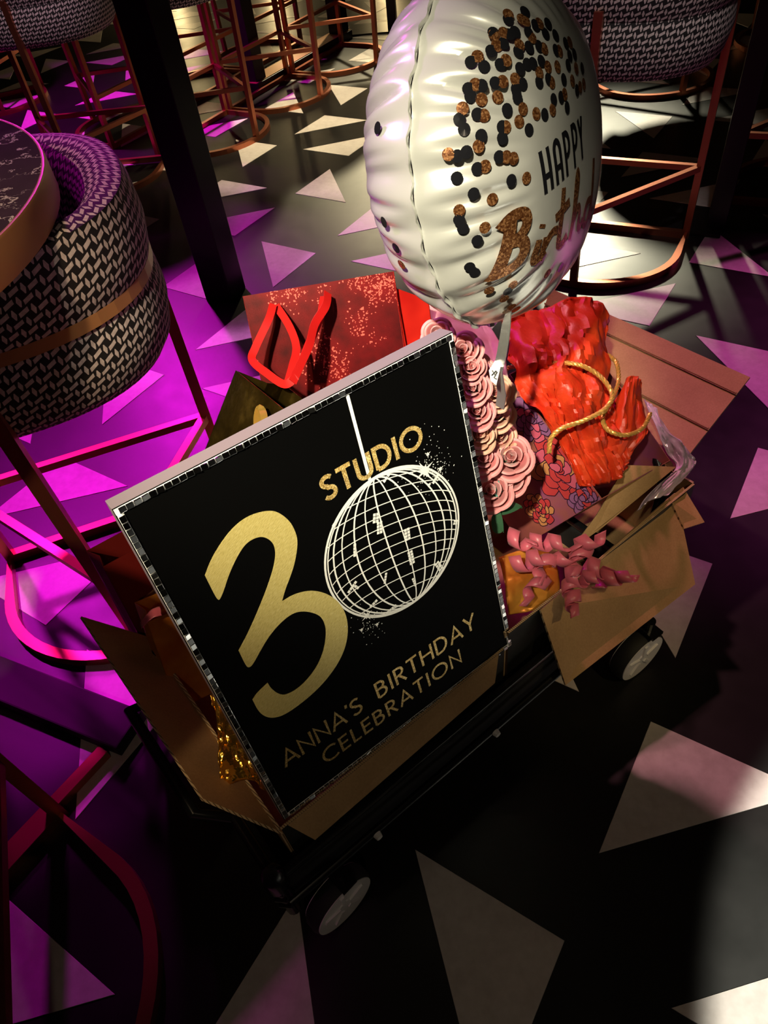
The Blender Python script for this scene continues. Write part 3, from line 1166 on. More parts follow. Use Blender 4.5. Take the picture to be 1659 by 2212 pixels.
# mirror mosaic edge: every little tile a piece of its own
tw = .0088
tl = MB().box((-tw / 2, -.0036, 0), (tw / 2, .0036, .0022)).mesh('mirror_tile', M['mirror_tile'], False, .0004)
r2 = random.Random(3)


def run(x0, y0, x1, y1, n):
    an = math.atan2(y1 - y0, x1 - x0)
    for i in range(n):
        f = (i + .5) / n
        t_ = ob('mirror_tile', tl, sign)
        t_.location = (x0 + (x1 - x0) * f, y0 + (y1 - y0) * f, .0008)
        t_.rotation_euler = (r2.gauss(0, .10), r2.gauss(0, .13), an + r2.gauss(0, .02))
        t_.rotation_euler[0] = max(-.3, min(.3, t_.rotation_euler[0]))


for x0_, y0_, x1_, y1_ in ((.001, SH - .0095, SW - .001, SH - .0015), (.0015, .001, .0095, SH - .0095), (SW - .0095, .001, SW - .0015, SH - .0095), (.0095, .0015, SW - .0095, .0095)):
    MB().box((x0_, y0_, 0), (x1_, y1_, .0005)).build('tile_glint_strip', M['white_paint'], sign)  # white strips in the gaps stand in for tile edges catching light
run(.005, SH - .0055, SW - .005, SH - .0055, 52)
run(.0055, SH - .012, .0055, .004, 64)
run(SW - .0055, SH - .012, SW - .0055, .004, 64)
run(.012, .0055, SW - .012, .0055, 50)

# ---------------------------------------------------------------- balloon
NB = 400
_tab = [0.0] * (NB + 1)
for i in range(NB - 1, -1, -1):
    a_, b_ = i / NB, (i + 1) / NB
    tm = (a_ + b_) / 2
    # substitution near the rim keeps the integral finite
    if b_ > .98:
        s_ = 0
        for k in range(40):
            x = a_ + (b_ - a_) * (k + .5) / 40
            s_ += x * x / math.sqrt(max(1e-6, 1 - x ** 4)) * (b_ - a_) / 40
    else:
        s_ = tm * tm / math.sqrt(1 - tm ** 4) / NB
    _tab[i] = _tab[i + 1] + s_


def zprof(r):
    r = min(1.0, max(0.0, r)) * NB
    i = min(NB - 1, int(r))
    f = r - i
    return _tab[i] * (1 - f) + _tab[i + 1] * f


BT = .95
bC = pt(1057, 345, BT)
bR = .2148
vw = (CAM - bC).normalized()
wi = (CR * .994 + CD * -.107)
wi = (wi - vw * wi.dot(vw)).normalized()
thb = math.radians(66)
bN = (vw * math.cos(thb) + wi * math.sin(thb)).normalized()
bU = (-CD * .994 - CR * .107)
bU = (bU - bN * bU.dot(bN)).normalized()
bXv = bU.cross(bN).normalized()
rot = math.radians(8)
bXv, bU = (bXv * math.cos(rot) + bU * math.sin(rot)).normalized(), (bU * math.cos(rot) - bXv * math.sin(rot)).normalized()
bal = thing('foil_balloon', 'round white foil balloon reading HAPPY Birthday with dark confetti dots', 'balloon')
mm = Matrix((bXv, bU, bN)).transposed().to_4x4()
mm.translation = bC
bal.matrix_world = mm
inv = mm.inverted()


def bhit(x, y):
    o_ = inv @ CAM
    d_ = inv.to_3x3() @ ray(x, y)
    prev = None
    for i in range(700):
        t = .55 + i * .0010
        p = o_ + d_ * t
        r = math.hypot(p.x, p.y) / bR
        if r < 1 and abs(p.z) < zprof(r) * bR:
            return p
    return None


PLE = [(rnd.uniform(0, 2 * PI), rnd.uniform(.5, 1.4), rnd.uniform(.030, .06)) for _ in range(46)]
PLE = [((2 * PI * (i + rnd.uniform(-.3, .3)) / 46), a, wdt) for i, (_, a, wdt) in enumerate(PLE)]


def pleat(th, r):
    if r < .60:
        return 0
    k = ((r - .60) / .40) ** 1.6
    s_ = 0
    for c, a, wd in PLE:
        d = (th - c + PI) % (2 * PI) - PI
        wv = wd * (1.35 - .5 * r)
        if abs(d) < wv * 3:
            s_ -= a * math.exp(-(d / wv) ** 2 * 1.0)
    return s_ * k * .095


def bsurf(th, q, sgn):
    r = math.sin(q * PI / 2)
    z = zprof(r)
    pl = pleat(th, r)
    z2 = max(.004, z * (1 + pl * 3.0) + pl * .10) if r > .6 else z
    sc = 1 - .012 * (1 - math.cos(th * 23)) * max(0, (r - .85) / .15)
    return Vector((r * math.cos(th) * bR * sc, r * math.sin(th) * bR * sc, sgn * z2 * bR))


for sgn, nm in ((1, 'front_skin'), (-1, 'back_skin')):
    MB().grid(lambda u, v: bsurf(2 * PI * u, v, sgn), 300, 44, True, False).build(nm, M['balloon'], bal, True)
mb = MB()
mb.grid(lambda u, v: Vector(((1 - .012 * (1 - math.cos(2 * PI * u * 23)) + v * .028 - .004) * bR * math.cos(2 * PI * u), (1 - .012 * (1 - math.cos(2 * PI * u * 23)) + v * .028 - .004) * bR * math.sin(2 * PI * u), .0016 * math.sin(2 * PI * u * 46))), 200, 2, True, False)
so = mb.build('seam', M['balloon'], bal, True)


def onb(x, y, sgn=1, lift=.0010):
    r = math.hypot(x, y) / bR
    return Vector((x, y, sgn * (zprof(r) * bR + lift)))


def dots(mb, pl, rad=.0068):
    for px, py in pl:
        p = bhit(780 + px * 560 / 1659, py * 720 / 2133)
        if p is None:
            continue
        sg = 1 if p.z > 0 else -1
        r0 = math.hypot(p.x, p.y) / bR
        if r0 > .97:
            continue
        # tangent frame on the curved skin
        e = 1e-3
        n_ = Vector((p.x, p.y, 0))
        dz = (zprof(r0 + e) - zprof(max(0, r0 - e))) / (2 * e)
        rad_d = (n_.normalized() + Vector((0, 0, sg * dz))).normalized() if r0 > .02 else Vector((1, 0, 0))
        tan_d = Vector((-n_.y, n_.x, 0)).normalized() if r0 > .02 else Vector((0, 1, 0))
        nr = rad_d.cross(tan_d)
        if nr.z * sg < 0:
            nr = -nr
        base = Vector((p.x, p.y, sg * zprof(r0) * bR))
        vs = []
        for rr in (1.0,):
            for i in range(14):
                a = 2 * PI * i / 14
                q = base + rad_d * rad * math.cos(a) + tan_d * rad * math.sin(a)
                rq = min(.985, math.hypot(q.x, q.y) / bR)
                vs.append(Vector((q.x, q.y, sg * zprof(rq) * bR)) + nr * .0012)
        mb.add(vs + [base + nr * .0013], [(i, (i + 1) % 14, 14) for i in range(14)])


KD = [(935, 132), (1045, 80), (1110, 165), (1190, 155), (840, 215), (945, 225), (980, 208), (1068, 213), (1175, 220), (1240, 230), (830, 330), (905, 285), (1003, 335), (1072, 305), (1135, 300), (1240, 325), (1305, 280), (697, 402), (785, 430), (885, 418), (1010, 443), (1058, 415), (1097, 410), (1150, 395), (1320, 420), (765, 552), (683, 572), (855, 535), (1028, 540), (985, 575), (700, 620), (997, 627), (1135, 530), (1195, 510), (1290, 512), (1375, 580), (627, 765), (653, 830), (735, 735), (930, 705), (1170, 735), (1225, 640), (1273, 625), (1312, 690), (765, 870), (612, 1000), (665, 975), (895, 815), (902, 885), (880, 1005), (1067, 833), (740, 1080), (607, 1140), (957, 1155), (720, 1240), (618, 1405), (645, 1460), (742, 1537), (690, 1705), (720, 1740), (935, 1860), (1272, 1710), (230, 1585), (110, 820), (150, 1420), (1360, 350), (1410, 440), (1330, 360)]
BD = [(938, 97), (1020, 130), (1045, 140), (1135, 155), (845, 228), (908, 215), (1085, 245), (862, 297), (1010, 293), (1165, 315), (1265, 330), (1330, 275), (742, 365), (922, 390), (1190, 432), (1135, 470), (1250, 430), (725, 545), (905, 525), (983, 510), (765, 640), (870, 625), (1215, 530), (1345, 520), (1395, 560), (640, 697), (778, 742), (1030, 700), (1115, 730), (1220, 705), (1297, 605), (750, 937), (557, 988), (922, 815), (925, 1005), (968, 1015), (1005, 780), (793, 1065), (1055, 1140), (835, 1275), (625, 1345), (790, 1455), (970, 1820), (915, 1908), (815, 1855), (1187, 1748), (930, 1985), (960, 1960), (990, 1975), (265, 1690), (1370, 440), (1420, 540)]
for lst, mt in ((KD, 'balloon_ink'), (BD, 'bronze_ink')):
    for p_ in lst:
        mb = MB()
        dots(mb, [p_])
        if mb.v:
            mb.build('confetti_dot', M[mt], bal)


def ink(mb, pts, wd, closed=False):
    """ribbon that follows the balloon skin"""
    dense = []
    n = len(pts)
    for i in range(n if closed else n - 1):
        a, b = pts[i], pts[(i + 1) % n]
        k = max(1, int(math.hypot(b[0] - a[0], b[1] - a[1]) / .004))
        dense += [(a[0] + (b[0] - a[0]) * j / k, a[1] + (b[1] - a[1]) * j / k) for j in range(k)]
    if not closed:
        dense.append(pts[-1])
    f2 = MB()
    stroke(f2, dense, wd, 0, closed)
    mb.add([onb(v.x, v.y) for v in f2.v], f2.f)


# HAPPY, thin capitals; corner points of the first letter found on the skin fix size and place
c3 = lambda x, y: bhit(780 + x * 560 / 1659, y * 720 / 2133)
h0, h1 = c3(1178, 1240), c3(1136, 970)
hh = math.hypot(h1.x - h0.x, h1.y - h0.y)
hd = Vector((h1.x - h0.x, h1.y - h0.y)).normalized()
hx = Vector((hd.y, -hd.x))
print('HAPPY', h0, h1, hh)
for ci, (c, x0) in enumerate(zip('HAPPY', (0, .80, 1.62, 2.42, 3.10))):
    gl = {'H': [[(0, 0), (0, 1)], [(.42, 0), (.42, 1)], [(0, .38), (.42, .38)]], 'A': [[(0, 0), (0, .72)] + arc(.21, .74, .21, .24, 180, 0, 10) + [(.42, 0)], [(0, .38), (.42, .38)]],
          'P': [[(0, 0), (0, .98)] + arc(.14, .72, .26, .26, 90, -90, 10) + [(0, .46)]], 'Y': [[(0, 1), (.20, .52), (.20, 0)], [(.40, 1), (.20, .52)]]}[c]
    mb = MB()
    for s in gl:
        ink(mb, [(h0.x + hx.x * (x0 + px) * hh * .66 + hd.x * py * hh, h0.y + hx.y * (x0 + px) * hh * .66 + hd.y * py * hh) for px, py in s], .0062)
    mb.build('letter', M['balloon_ink'], bal)
k0, k1 = c3(845, 1765), c3(960, 1370)
kh = math.hypot(k1.x - k0.x, k1.y - k0.y)
print('Birth', k0, k1, kh)
SCR = {
    'B': (1.0, [[(.02, 0), (.22, .98)], [(.0, .82), (.22, .98), (.50, .94), (.56, .76), (.42, .58), (.18, .52)], [(.20, .53), (.46, .48), (.52, .26), (.36, .06), (.02, .0), (-.06, .05)]], .0135),
    'i': (.30, [[(.10, .42), (.02, .10), (.10, .02), (.22, .14)], [(.13, .60), (.15, .66)]], .0105),
    'r': (.38, [[(.10, .42), (.02, .02)], [(.05, .22), (.20, .44), (.32, .40)]], .0105),
    't': (.40, [[(.22, .98), (.06, .14), (.16, .02), (.30, .14)], [(.0, .60), (.36, .68)]], .0105),
    'h': (.46, [[(.04, .02), (.22, .80), (.32, .98), (.34, .84), (.18, .50), (.06, .10)], [(.10, .26), (.26, .44), (.34, .38), (.28, .10), (.36, .02), (.46, .14)]], .0095),
    'd': (.50, [[(.34, .38), (.18, .44), (.04, .26), (.06, .06), (.20, .04), (.32, .26)], [(.50, .98), (.32, .14), (.40, .02), (.52, .14)]], .0095),
    'a': (.46, [[(.34, .40), (.18, .44), (.04, .26), (.06, .06), (.20, .04), (.32, .26)], [(.38, .44), (.32, .12), (.40, .02), (.50, .14)]], .0095),
    'y': (.46, [[(.08, .44), (.04, .16), (.14, .06), (.28, .22)], [(.38, .46), (.24, -.24), (.10, -.34), (.06, -.22)]], .0095),
}
for c, at_, hs in zip('Birthd', ((845, 1765), (1072, 1700), (1125, 1680), (1222, 1615), (1318, 1545), (1405, 1478)), (1.0, 1.0, 1.0, 1.05, 1.15, 1.1)):
    wv, st, wd = SCR[c]
    b0_ = c3(*at_)
    if b0_ is None:
        continue
    m1 = MB()
    for s in st:
        wf = .82 if c == 'B' else 1.45
        P_ = [(b0_.x + hx.x * px * kh * wf + hd.x * (py - .02) * kh * hs, b0_.y + hx.y * px * kh * wf + hd.y * (py - .02) * kh * hs) for px, py in chaikin(s, False, 2)]
        if max(math.hypot(*q) for q in P_) < bR * .98:
            ink(m1, P_, wd)
    if m1.v:
        m1.build('letter', M['bronze_ink'], bal)
# neck and ribbon hang from the lowest point of the seam
low = pt(1096, 690, BT)
nk = inv @ low
mb = MB()
tail = [pt(1098, 676, BT), pt(1094, 700, BT), pt(1090, 730, BT + .01), pt(1084, 765, BT + .03), pt(1076, 800, BT + .06), pt(1084, 850, BT + .10), pt(1080, 880, BT + .12)]
tail = [inv @ p for p in tail]
mb.tube(tail, 0, rect=(.0075, .0008), up=inv.to_3x3() @ Vector((.6, .5, .3)))
mb.build('neck_tail', M['silver_foil'], bal, True)
mb = MB()
tq = [inv @ pt(x, y, BT + .05) for x, y in ((1080, 762), (1086, 772), (1072, 832), (1060, 822), (1056, 800))]
mb.slab(tq, inv.to_3x3() @ (vw), .0006)
o = mb.build('size_tag', M['white_tag'], bal)
o['label'] = 'white size tag printed XL'
mb = MB()
tn = inv.to_3x3() @ vw
for s in ([(1063, 800), (1071, 812)], [(1072, 801), (1062, 811)], [(1074, 803), (1067, 816), (1073, 819)]):
    mb.tube([inv @ pt(x, y, BT + .048) for x, y in s], 0, rect=(.0008, .0003), up=tn)
mb.build('tag_print', M['ink'], bal)

# ---------------------------------------------------------------- gift bags
def gift_bag(name, label, TLp, TRp, hvec, depth, hgt, mats, group='gift bags in the cartons', gvec=None):
    u_ = (TRp - TLp)
    un = u_.normalized()
    h = Vector(hvec)
    h = (h - un * h.dot(un)).normalized()
    g = un.cross(h).normalized()
    if g.dot(FW) < 0:
        g = -g
    if gvec is not None:
        g = Vector(gvec) / depth
    loc = TLp + h * hgt + u_ * .5 + g * depth * .5
    t = anchored(name, label, 'gift bag', loc, group)
    o_ = TLp - loc
    P_ = lambda a, b, c: o_ + u_ * a + g * depth * b + h * hgt * c
    th = .0012
    MB().slab([P_(0, 0, 0), P_(1, 0, 0), P_(1, 0, 1), P_(0, 0, 1)], g, th).build('front_panel', mats[0], t)
    MB().slab([P_(0, 1, 0), P_(1, 1, 0), P_(1, 1, 1), P_(0, 1, 1)], -g, th).build('back_panel', mats[0], t)
    for a, s in ((0, 1), (1, -1)):
        MB().slab([P_(a, 0, 0), P_(a + .10 * s, .5, 0), P_(a + .02 * s, .5, 1), P_(a, 0, 1)], un * s, th).build('gusset', mats[1], t)
        MB().slab([P_(a + .10 * s, .5, 0), P_(a, 1, 0), P_(a, 1, 1), P_(a + .02 * s, .5, 1)], un * s, th).build('gusset', mats[1], t)
    MB().slab([P_(0, 0, 1), P_(1, 0, 1), P_(1, 1, 1), P_(0, 1, 1)], -h, th).build('bottom', mats[0], t)
    return t, loc, un, h, g


red, rl, ru, rh, rg = gift_bag('gift_bag', 'red glitter gift bag with red ribbon handles leaning behind the sign', pt(524, 640, 1.27), pt(850, 586, 1.27), W(0, -.50, -.86), .11, .60, (M['red_glitter'], M['red_satin']), 'gift bags in the cartons', pt(926, 648, 1.33) - pt(850, 586, 1.27))


def strap(parent, loc, pts, wd, mat_, nm, up, th=.0008):
    P_ = [Vector(p) - loc for p in pts]
    # smooth
    Q = []
    n = len(P_)
    for i in range(n - 1):
        p0_, p1_, p2_, p3_ = P_[max(0, i - 1)], P_[i], P_[i + 1], P_[min(n - 1, i + 2)]
        for k in range(8):
            t = k / 8
            Q.append(.5 * ((2 * p1_) + (p2_ - p0_) * t + (2 * p0_ - 5 * p1_ + 4 * p2_ - p3_) * t * t + (3 * p1_ - p0_ - 3 * p2_ + p3_) * t ** 3))
    Q.append(P_[-1])
    return MB().tube(Q, 0, rect=(wd, th), up=up).build(nm, mat_, parent, True)


vr = -FW
strap(red, rl, [pt(590, 657, 1.255), pt(580, 690, 1.245), pt(552, 750, 1.235), pt(545, 778, 1.225), pt(575, 805, 1.20), pt(615, 830, 1.18), pt(640, 812, 1.175)], .0068, M['ribbon_red'], 'handle', -ray(600, 740))
strap(red, rl, [pt(708, 632, 1.25), pt(704, 660, 1.235), pt(680, 700, 1.22), pt(668, 745, 1.20), pt(650, 785, 1.185), pt(632, 825, 1.17)], .0075, M['ribbon_red'], 'handle', -ray(680, 700) + CR * .5)
strap(red, rl, [pt(596, 660, 1.265), pt(625, 705, 1.25), pt(640, 750, 1.235), pt(632, 790, 1.215), pt(622, 826, 1.20)], .0068, M['ribbon_red'], 'handle', -ray(640, 740))
strap(red, rl, [pt(700, 640, 1.262), pt(690, 690, 1.25), pt(664, 750, 1.235), pt(645, 800, 1.21)], .0075, M['ribbon_red'], 'handle', -ray(680, 720) - CR * .5)

gold, gl_, gu, gh, gg = gift_bag('gift_bag', 'dark shiny gold gift bag at the top edge of the sign', pt(509, 800, 1.17), pt(660, 922, 1.02), W(-.66, 0, -.75), .10, .38, (M['dark_gold'], M['dark_gold']))
strap(gold, gl_, [pt(556, 940, 1.075), pt(556, 900, 1.07), pt(562, 882, 1.065), pt(570, 900, 1.06), pt(571, 940, 1.055)], .006, M['gold_ribbon'], 'handle', -ray(560, 900) + CR * .6)

# floral bag in the taller box, its corners given in wagon directions
NL, FL, FR, NR = pa(1300, 1078, .86), pa(1100, 808, .86), W(1.09, .82, .60), W(1.10, .562, .395)
hv = (FL - NL).cross(NR - NL).normalized()
if hv.z > 0:
    hv = -hv
loc = (NL + FL + FR + NR) / 4 + hv * .28
flo = anchored('gift_bag', 'floral paper gift bag stuffed with orange tissue, gold rope handles', 'gift bag', loc, 'gift bags in the cartons')
q = [p - loc for p in (NL, FL, FR, NR)]
for nm, i, j in (('left_panel', 0, 1), ('back_panel', 1, 2), ('right_panel', 2, 3), ('front_panel', 3, 0)):
    d_ = .27
    c_in = sum(q, Vector()) / 4 - (q[i] + q[j]) / 2
    MB().slab([q[i], q[j], q[j] + hv * d_, q[i] + hv * d_], c_in, .0015).build(nm, M['floral'], flo)
MB().slab([x_ + hv * .27 for x_ in q], -hv, .0015).build('bottom', M['floral'], flo)
# printed peonies on the panel that faces the sign
pU = (q[1] - q[0]).normalized()
pN = pU.cross(hv).normalized()
if pN.dot(CAM - loc) < 0:
    pN = -pN


def on_panel(x, y):
    v = ray(x, y)
    t_ = (q[0] + loc - CAM).dot(pN) / v.dot(pN)
    d_ = CAM + v * t_ - (q[0] + loc)
    return d_.dot(pU), d_.dot(hv)


PW = (q[1] - q[0]).length


def pp(u, v, z):
    return q[0] + pU * min(PW - .001, max(.001, u)) + hv * min(.268, max(.001, v)) + pN * z


def bloom(px, py, R_, seed, cols):
    g_ = random.Random(seed)
    cu, cv = on_panel(px, py)
    z = .0008
    for ring_, (rr, np_, sz) in enumerate(((1.0, 9, .42), (.66, 8, .36), (.36, 6, .28), (.10, 3, .20))):
        for k in range(np_):
            a = 2 * PI * (k + .5 * ring_ + g_.uniform(-.15, .15)) / np_
            l_, w_ = R_ * sz * g_.uniform(.9, 1.25), R_ * sz * g_.uniform(.75, 1.0)
            c0, c1 = cu + math.cos(a) * R_ * rr * .72, cv + math.sin(a) * R_ * rr * .72
            out = []
            for i_ in range(18):
                t_ = 2 * PI * i_ / 18
                ex, ey = l_ * math.cos(t_) * (1 + .10 * math.sin(3 * t_ + k)), w_ * math.sin(t_) * (1 - .12 * math.cos(5 * t_))
                out.append((c0 + ex * math.cos(a) - ey * math.sin(a), c1 + ex * math.sin(a) + ey * math.cos(a)))
            z += .00006
            mb = MB()
            mb.add([pp(u, v, z) for u, v in out], [tuple(range(18))])
            o_ = mb.build('printed_petal', M[cols[(k + ring_) % len(cols)]], flo)
            f2 = MB()
            stroke(f2, out, .0019, 0, True)
            MB().add([pp(v.x, v.y, z + .00003) for v in f2.v], f2.f).build('petal_outline', M['print_line'], o_)


bloom(1205, 1010, .062, 3, ('print_red', 'print_pink', 'print_tan', 'print_red'))
bloom(1150, 905, .046, 5, ('print_plum', 'print_pink', 'print_plum'))
bloom(1262, 1075, .040, 8, ('print_plum', 'print_red', 'print_plum'))
bloom(1165, 1100, .034, 11, ('print_tan', 'print_red'))


def rope(parent, loc, pts, r, nm, m_):
    P_ = [Vector(p) - loc for p in pts]
    Q = []
    n = len(P_)
    for i in range(n - 1):
        p0_, p1_, p2_, p3_ = P_[max(0, i - 1)], P_[i], P_[i + 1], P_[min(n - 1, i + 2)]
        for k in range(14):
            t = k / 14
            Q.append(.5 * ((2 * p1_) + (p2_ - p0_) * t + (2 * p0_ - 5 * p1_ + 4 * p2_ - p3_) * t * t + (3 * p1_ - p0_ - 3 * p2_ + p3_) * t ** 3))
    Q.append(P_[-1])
    mb = MB()
    for ph in (0, 2 * PI / 3, 4 * PI / 3):
        s_ = []
        acc = 0
        up = Vector((0, 0, 1))
        for i, p in enumerate(Q):
            t = (Q[min(i + 1, len(Q) - 1)] - Q[max(0, i - 1)]).normalized()
            u_ = (up - t * up.dot(t))
            u_ = u_.normalized() if u_.length > .05 else t.orthogonal().normalized()
            up = u_
            v_ = t.cross(u_)
            if i:
                acc += (p - Q[i - 1]).length
            an = ph + acc / (r * 6) * 2 * PI
            s_.append(p + (u_ * math.cos(an) + v_ * math.sin(an)) * r * .55)
        mb.tube(s_, r * .62, 6)
    return mb.build(nm, m_, parent, True)


rope(flo, loc, [pt(1092, 812, 1.415), pt(1098, 795, 1.410), pt(1150, 787, 1.370), pt(1235, 785, 1.330), pt(1290, 808, 1.320), pt(1322, 850, 1.310), pt(1308, 882, 1.300), pt(1262, 908, 1.300), pt(1212, 926, 1.300), pt(1190, 948, 1.305), pt(1186, 978, 1.315)], .0042, 'rope_handle', M['rope_gold'])
rope(flo, loc, [pt(1312, 766, 1.470), pt(1332, 785, 1.450), pt(1335, 830, 1.420), pt(1312, 880, 1.380), pt(1302, 905, 1.360), pt(1315, 930, 1.350), pt(1352, 940, 1.350), pt(1388, 925, 1.370), pt(1405, 893, 1.390)], .0042, 'rope_handle', M['rope_gold'])


def hash2(i, j, s):
    return (math.sin(i * 127.1 + j * 311.7 + s * 74.7) * 43758.5453) % 1.0


def vn(x, y, s=0):
    i, j = math.floor(x), math.floor(y)
    fx, fy = x - i, y - j
    a, b, c, d = hash2(i, j, s), hash2(i + 1, j, s), hash2(i, j + 1, s), hash2(i + 1, j + 1, s)
    fx, fy = fx * fx * (3 - 2 * fx), fy * fy * (3 - 2 * fy)
    return a + (b - a) * fx + (c - a) * fy + (a - b - c + d) * fx * fy


def ridge(x, y, s=0):
    return sum(abs(vn(x * f, y * f, s + k) - .5) * 2 / f for k, f in enumerate((1, 2.1, 4.3)))


def crumple(name, label, rows, nu, nv, amp, mat_, cat, group=None, seed=1, fq=6.0, part_of=None, th=.0006):
    """sheet through rows of world points, with sharp paper creases"""
    R_ = [[Vector(p) for p in r] for r in rows]
    loc = sum((p for r in R_ for p in r), Vector()) / sum(len(r) for r in R_)
    if part_of is not None:
        loc = part_of[1]

    def at(r, u):
        q_ = u * (len(r) - 1)
        i = min(int(q_), len(r) - 2)
        f = q_ - i
        p0_, p1_, p2_, p3_ = r[max(0, i - 1)], r[i], r[i + 1], r[min(len(r) - 1, i + 2)]
        return .5 * ((2 * p1_) + (p2_ - p0_) * f + (2 * p0_ - 5 * p1_ + 4 * p2_ - p3_) * f * f + (3 * p1_ - p0_ - 3 * p2_ + p3_) * f ** 3)

    def fn(u, v):
        col = [at(r, u) for r in R_]
        p = at(col, v)
        n_ = -FW
        c_ = ridge(u * fq, v * fq, seed) - .8
        e_ = ridge(u * fq + 9, v * fq + 4, seed + 7) - .8
        return p - loc + n_ * c_ * amp + (CR * e_ * amp * .35)
    mb = MB().grid(fn, nu, nv)
    if part_of is not None:
        o_ = mb.build(name, mat_, part_of[0], 30)
    else:
        t = anchored(name, label, cat, loc, group)
        o_ = mb.build('sheet', mat_, t, 30)
    md = o_.modifiers.new('thick', 'SOLIDIFY')
    md.thickness = th
    return o_


crumple('tissue_paper', 'orange tissue paper bursting up from the floral bag', [
    [pt(1076, 700, 1.440), pt(1112, 672, 1.450), pt(1165, 668, 1.470), pt(1200, 660, 1.460), pt(1240, 640, 1.450), pt(1290, 642, 1.450), pt(1322, 690, 1.480)],
    [pt(1100, 760, 1.400), pt(1130, 730, 1.380), pt(1180, 730, 1.370), pt(1220, 720, 1.380), pt(1260, 715, 1.380), pt(1300, 720, 1.410), pt(1318, 760, 1.460)],
    [pt(1120, 830, 1.360), pt(1150, 800, 1.340), pt(1190, 800, 1.330), pt(1230, 800, 1.330), pt(1270, 800, 1.350), pt(1300, 810, 1.380), pt(1325, 830, 1.420)],
    [pt(1160, 890, 1.340), pt(1190, 880, 1.330), pt(1220, 880, 1.330), pt(1250, 880, 1.330), pt(1285, 880, 1.350), pt(1310, 890, 1.370), pt(1335, 890, 1.390)],
    [pt(1215, 960, 1.360), pt(1230, 960, 1.360), pt(1250, 960, 1.360), pt(1275, 960, 1.370), pt(1300, 955, 1.370), pt(1320, 950, 1.380), pt(1345, 945, 1.400)],
    [pt(1260, 1050, 1.370), pt(1275, 1050, 1.380), pt(1290, 1050, 1.390), pt(1310, 1045, 1.400), pt(1330, 1040, 1.400), pt(1345, 1020, 1.410), pt(1360, 1000, 1.420)],
], 44, 44, .034, M['tissue'], 'tissue paper', 'tissue in the floral bag', 2, 6.5)
crumple('tissue_paper', 'orange tissue paper corner standing by the rope handle and pink flap', [
    [pt(1352, 820, 1.430), pt(1364, 813, 1.430), pt(1376, 815, 1.440), pt(1386, 830, 1.460)],
    [pt(1322, 880, 1.410), pt(1350, 870, 1.400), pt(1375, 868, 1.410), pt(1398, 880, 1.440)],
    [pt(1300, 945, 1.410), pt(1340, 940, 1.390), pt(1375, 935, 1.400), pt(1400, 930, 1.430)],
    [pt(1270, 1000, 1.420), pt(1310, 1000, 1.410), pt(1350, 985, 1.410), pt(1375, 965, 1.430)],
    [pt(1270, 1050, 1.430), pt(1300, 1045, 1.430), pt(1330, 1035, 1.440), pt(1360, 1010, 1.450)],
], 24, 24, .020, M['tissue'], 'tissue paper', 'tissue in the floral bag', 5, 3.5)
crumple('cellophane', 'crinkled lilac cellophane along the rim beside the floral bag', [
    [pt(1392, 862, 1.550), pt(1412, 878, 1.550), pt(1428, 910, 1.560)],
    [pt(1415, 920, 1.530), pt(1440, 925, 1.520), pt(1455, 940, 1.550)],
    [pt(1440, 975, 1.530), pt(1468, 955, 1.510), pt(1490, 980, 1.540)],
    [pt(1460, 1010, 1.530), pt(1480, 1000, 1.510), pt(1506, 1002, 1.530)],
    [pt(1420, 1050, 1.510), pt(1450, 1035, 1.500), pt(1475, 1040, 1.510)],
    [pt(1375, 1105, 1.490), pt(1400, 1085, 1.490), pt(1440, 1070, 1.500)],
], 24, 40, .012, M['cello'], 'cellophane', None, 9, 5.0)

# ---------------------------------------------------------------- roses
def petal_mesh(name, r0, ht, half, lip, mat_, sq=1.0):
    """cupped petal around +Z: radius r0, half-angle half, rounded top edge rolled out by lip"""
    def fn(u, v):
        a = (u - .5) * 2
        an = a * half * (.35 + .65 * math.sin(min(1, .12 + v * 1.1) * PI / 2))
        top = ht * (1 - .30 * abs(a) ** 2.6)
        w_ = min(1, v / .8)
        r_ = r0 * (.25 + .75 * math.sin(min(1.0, w_ * 1.0) * PI * .5) ** .8) * (1 + .06 * a * a)
        z = top * math.sin(w_ * PI / 2) ** 1.15
        if v > .8:
            k = (v - .8) / .2
            an2 = k * PI * .75
            r_ += lip * (1 - math.cos(an2)) * .75
            z += lip * math.sin(an2) * .55
        return (r_ * math.sin(an), -r_ * math.cos(an), z)
    return MB().grid(fn, 10, 12).mesh(name, mat_, True)


def rose_parts(k, mat_):
    P_ = []
    for i in range(3):
        P_.append((petal_mesh('petal', .0058 + .0010 * i, .0350, 1.5, .0008, mat_), .0, i * 2.2 + k, .0))
    for i in range(3):
        P_.append((petal_mesh('petal', .0105 + .0006 * i, .0340, 1.15, .0016, mat_), .0, i * 2.1 + .5 + k, .10))
    for i in range(4):
        P_.append((petal_mesh('petal', .0150 + .0005 * i, .0310, 1.0, .0032, mat_), -.001, i * 1.57 + k * .7, .26))
    for i in range(5):
        P_.append((petal_mesh('petal', .0190 + .0005 * i, .0270, .88, .0048, mat_), -.003, i * 1.257 + k * 1.3 + .6, .48))
    return P_


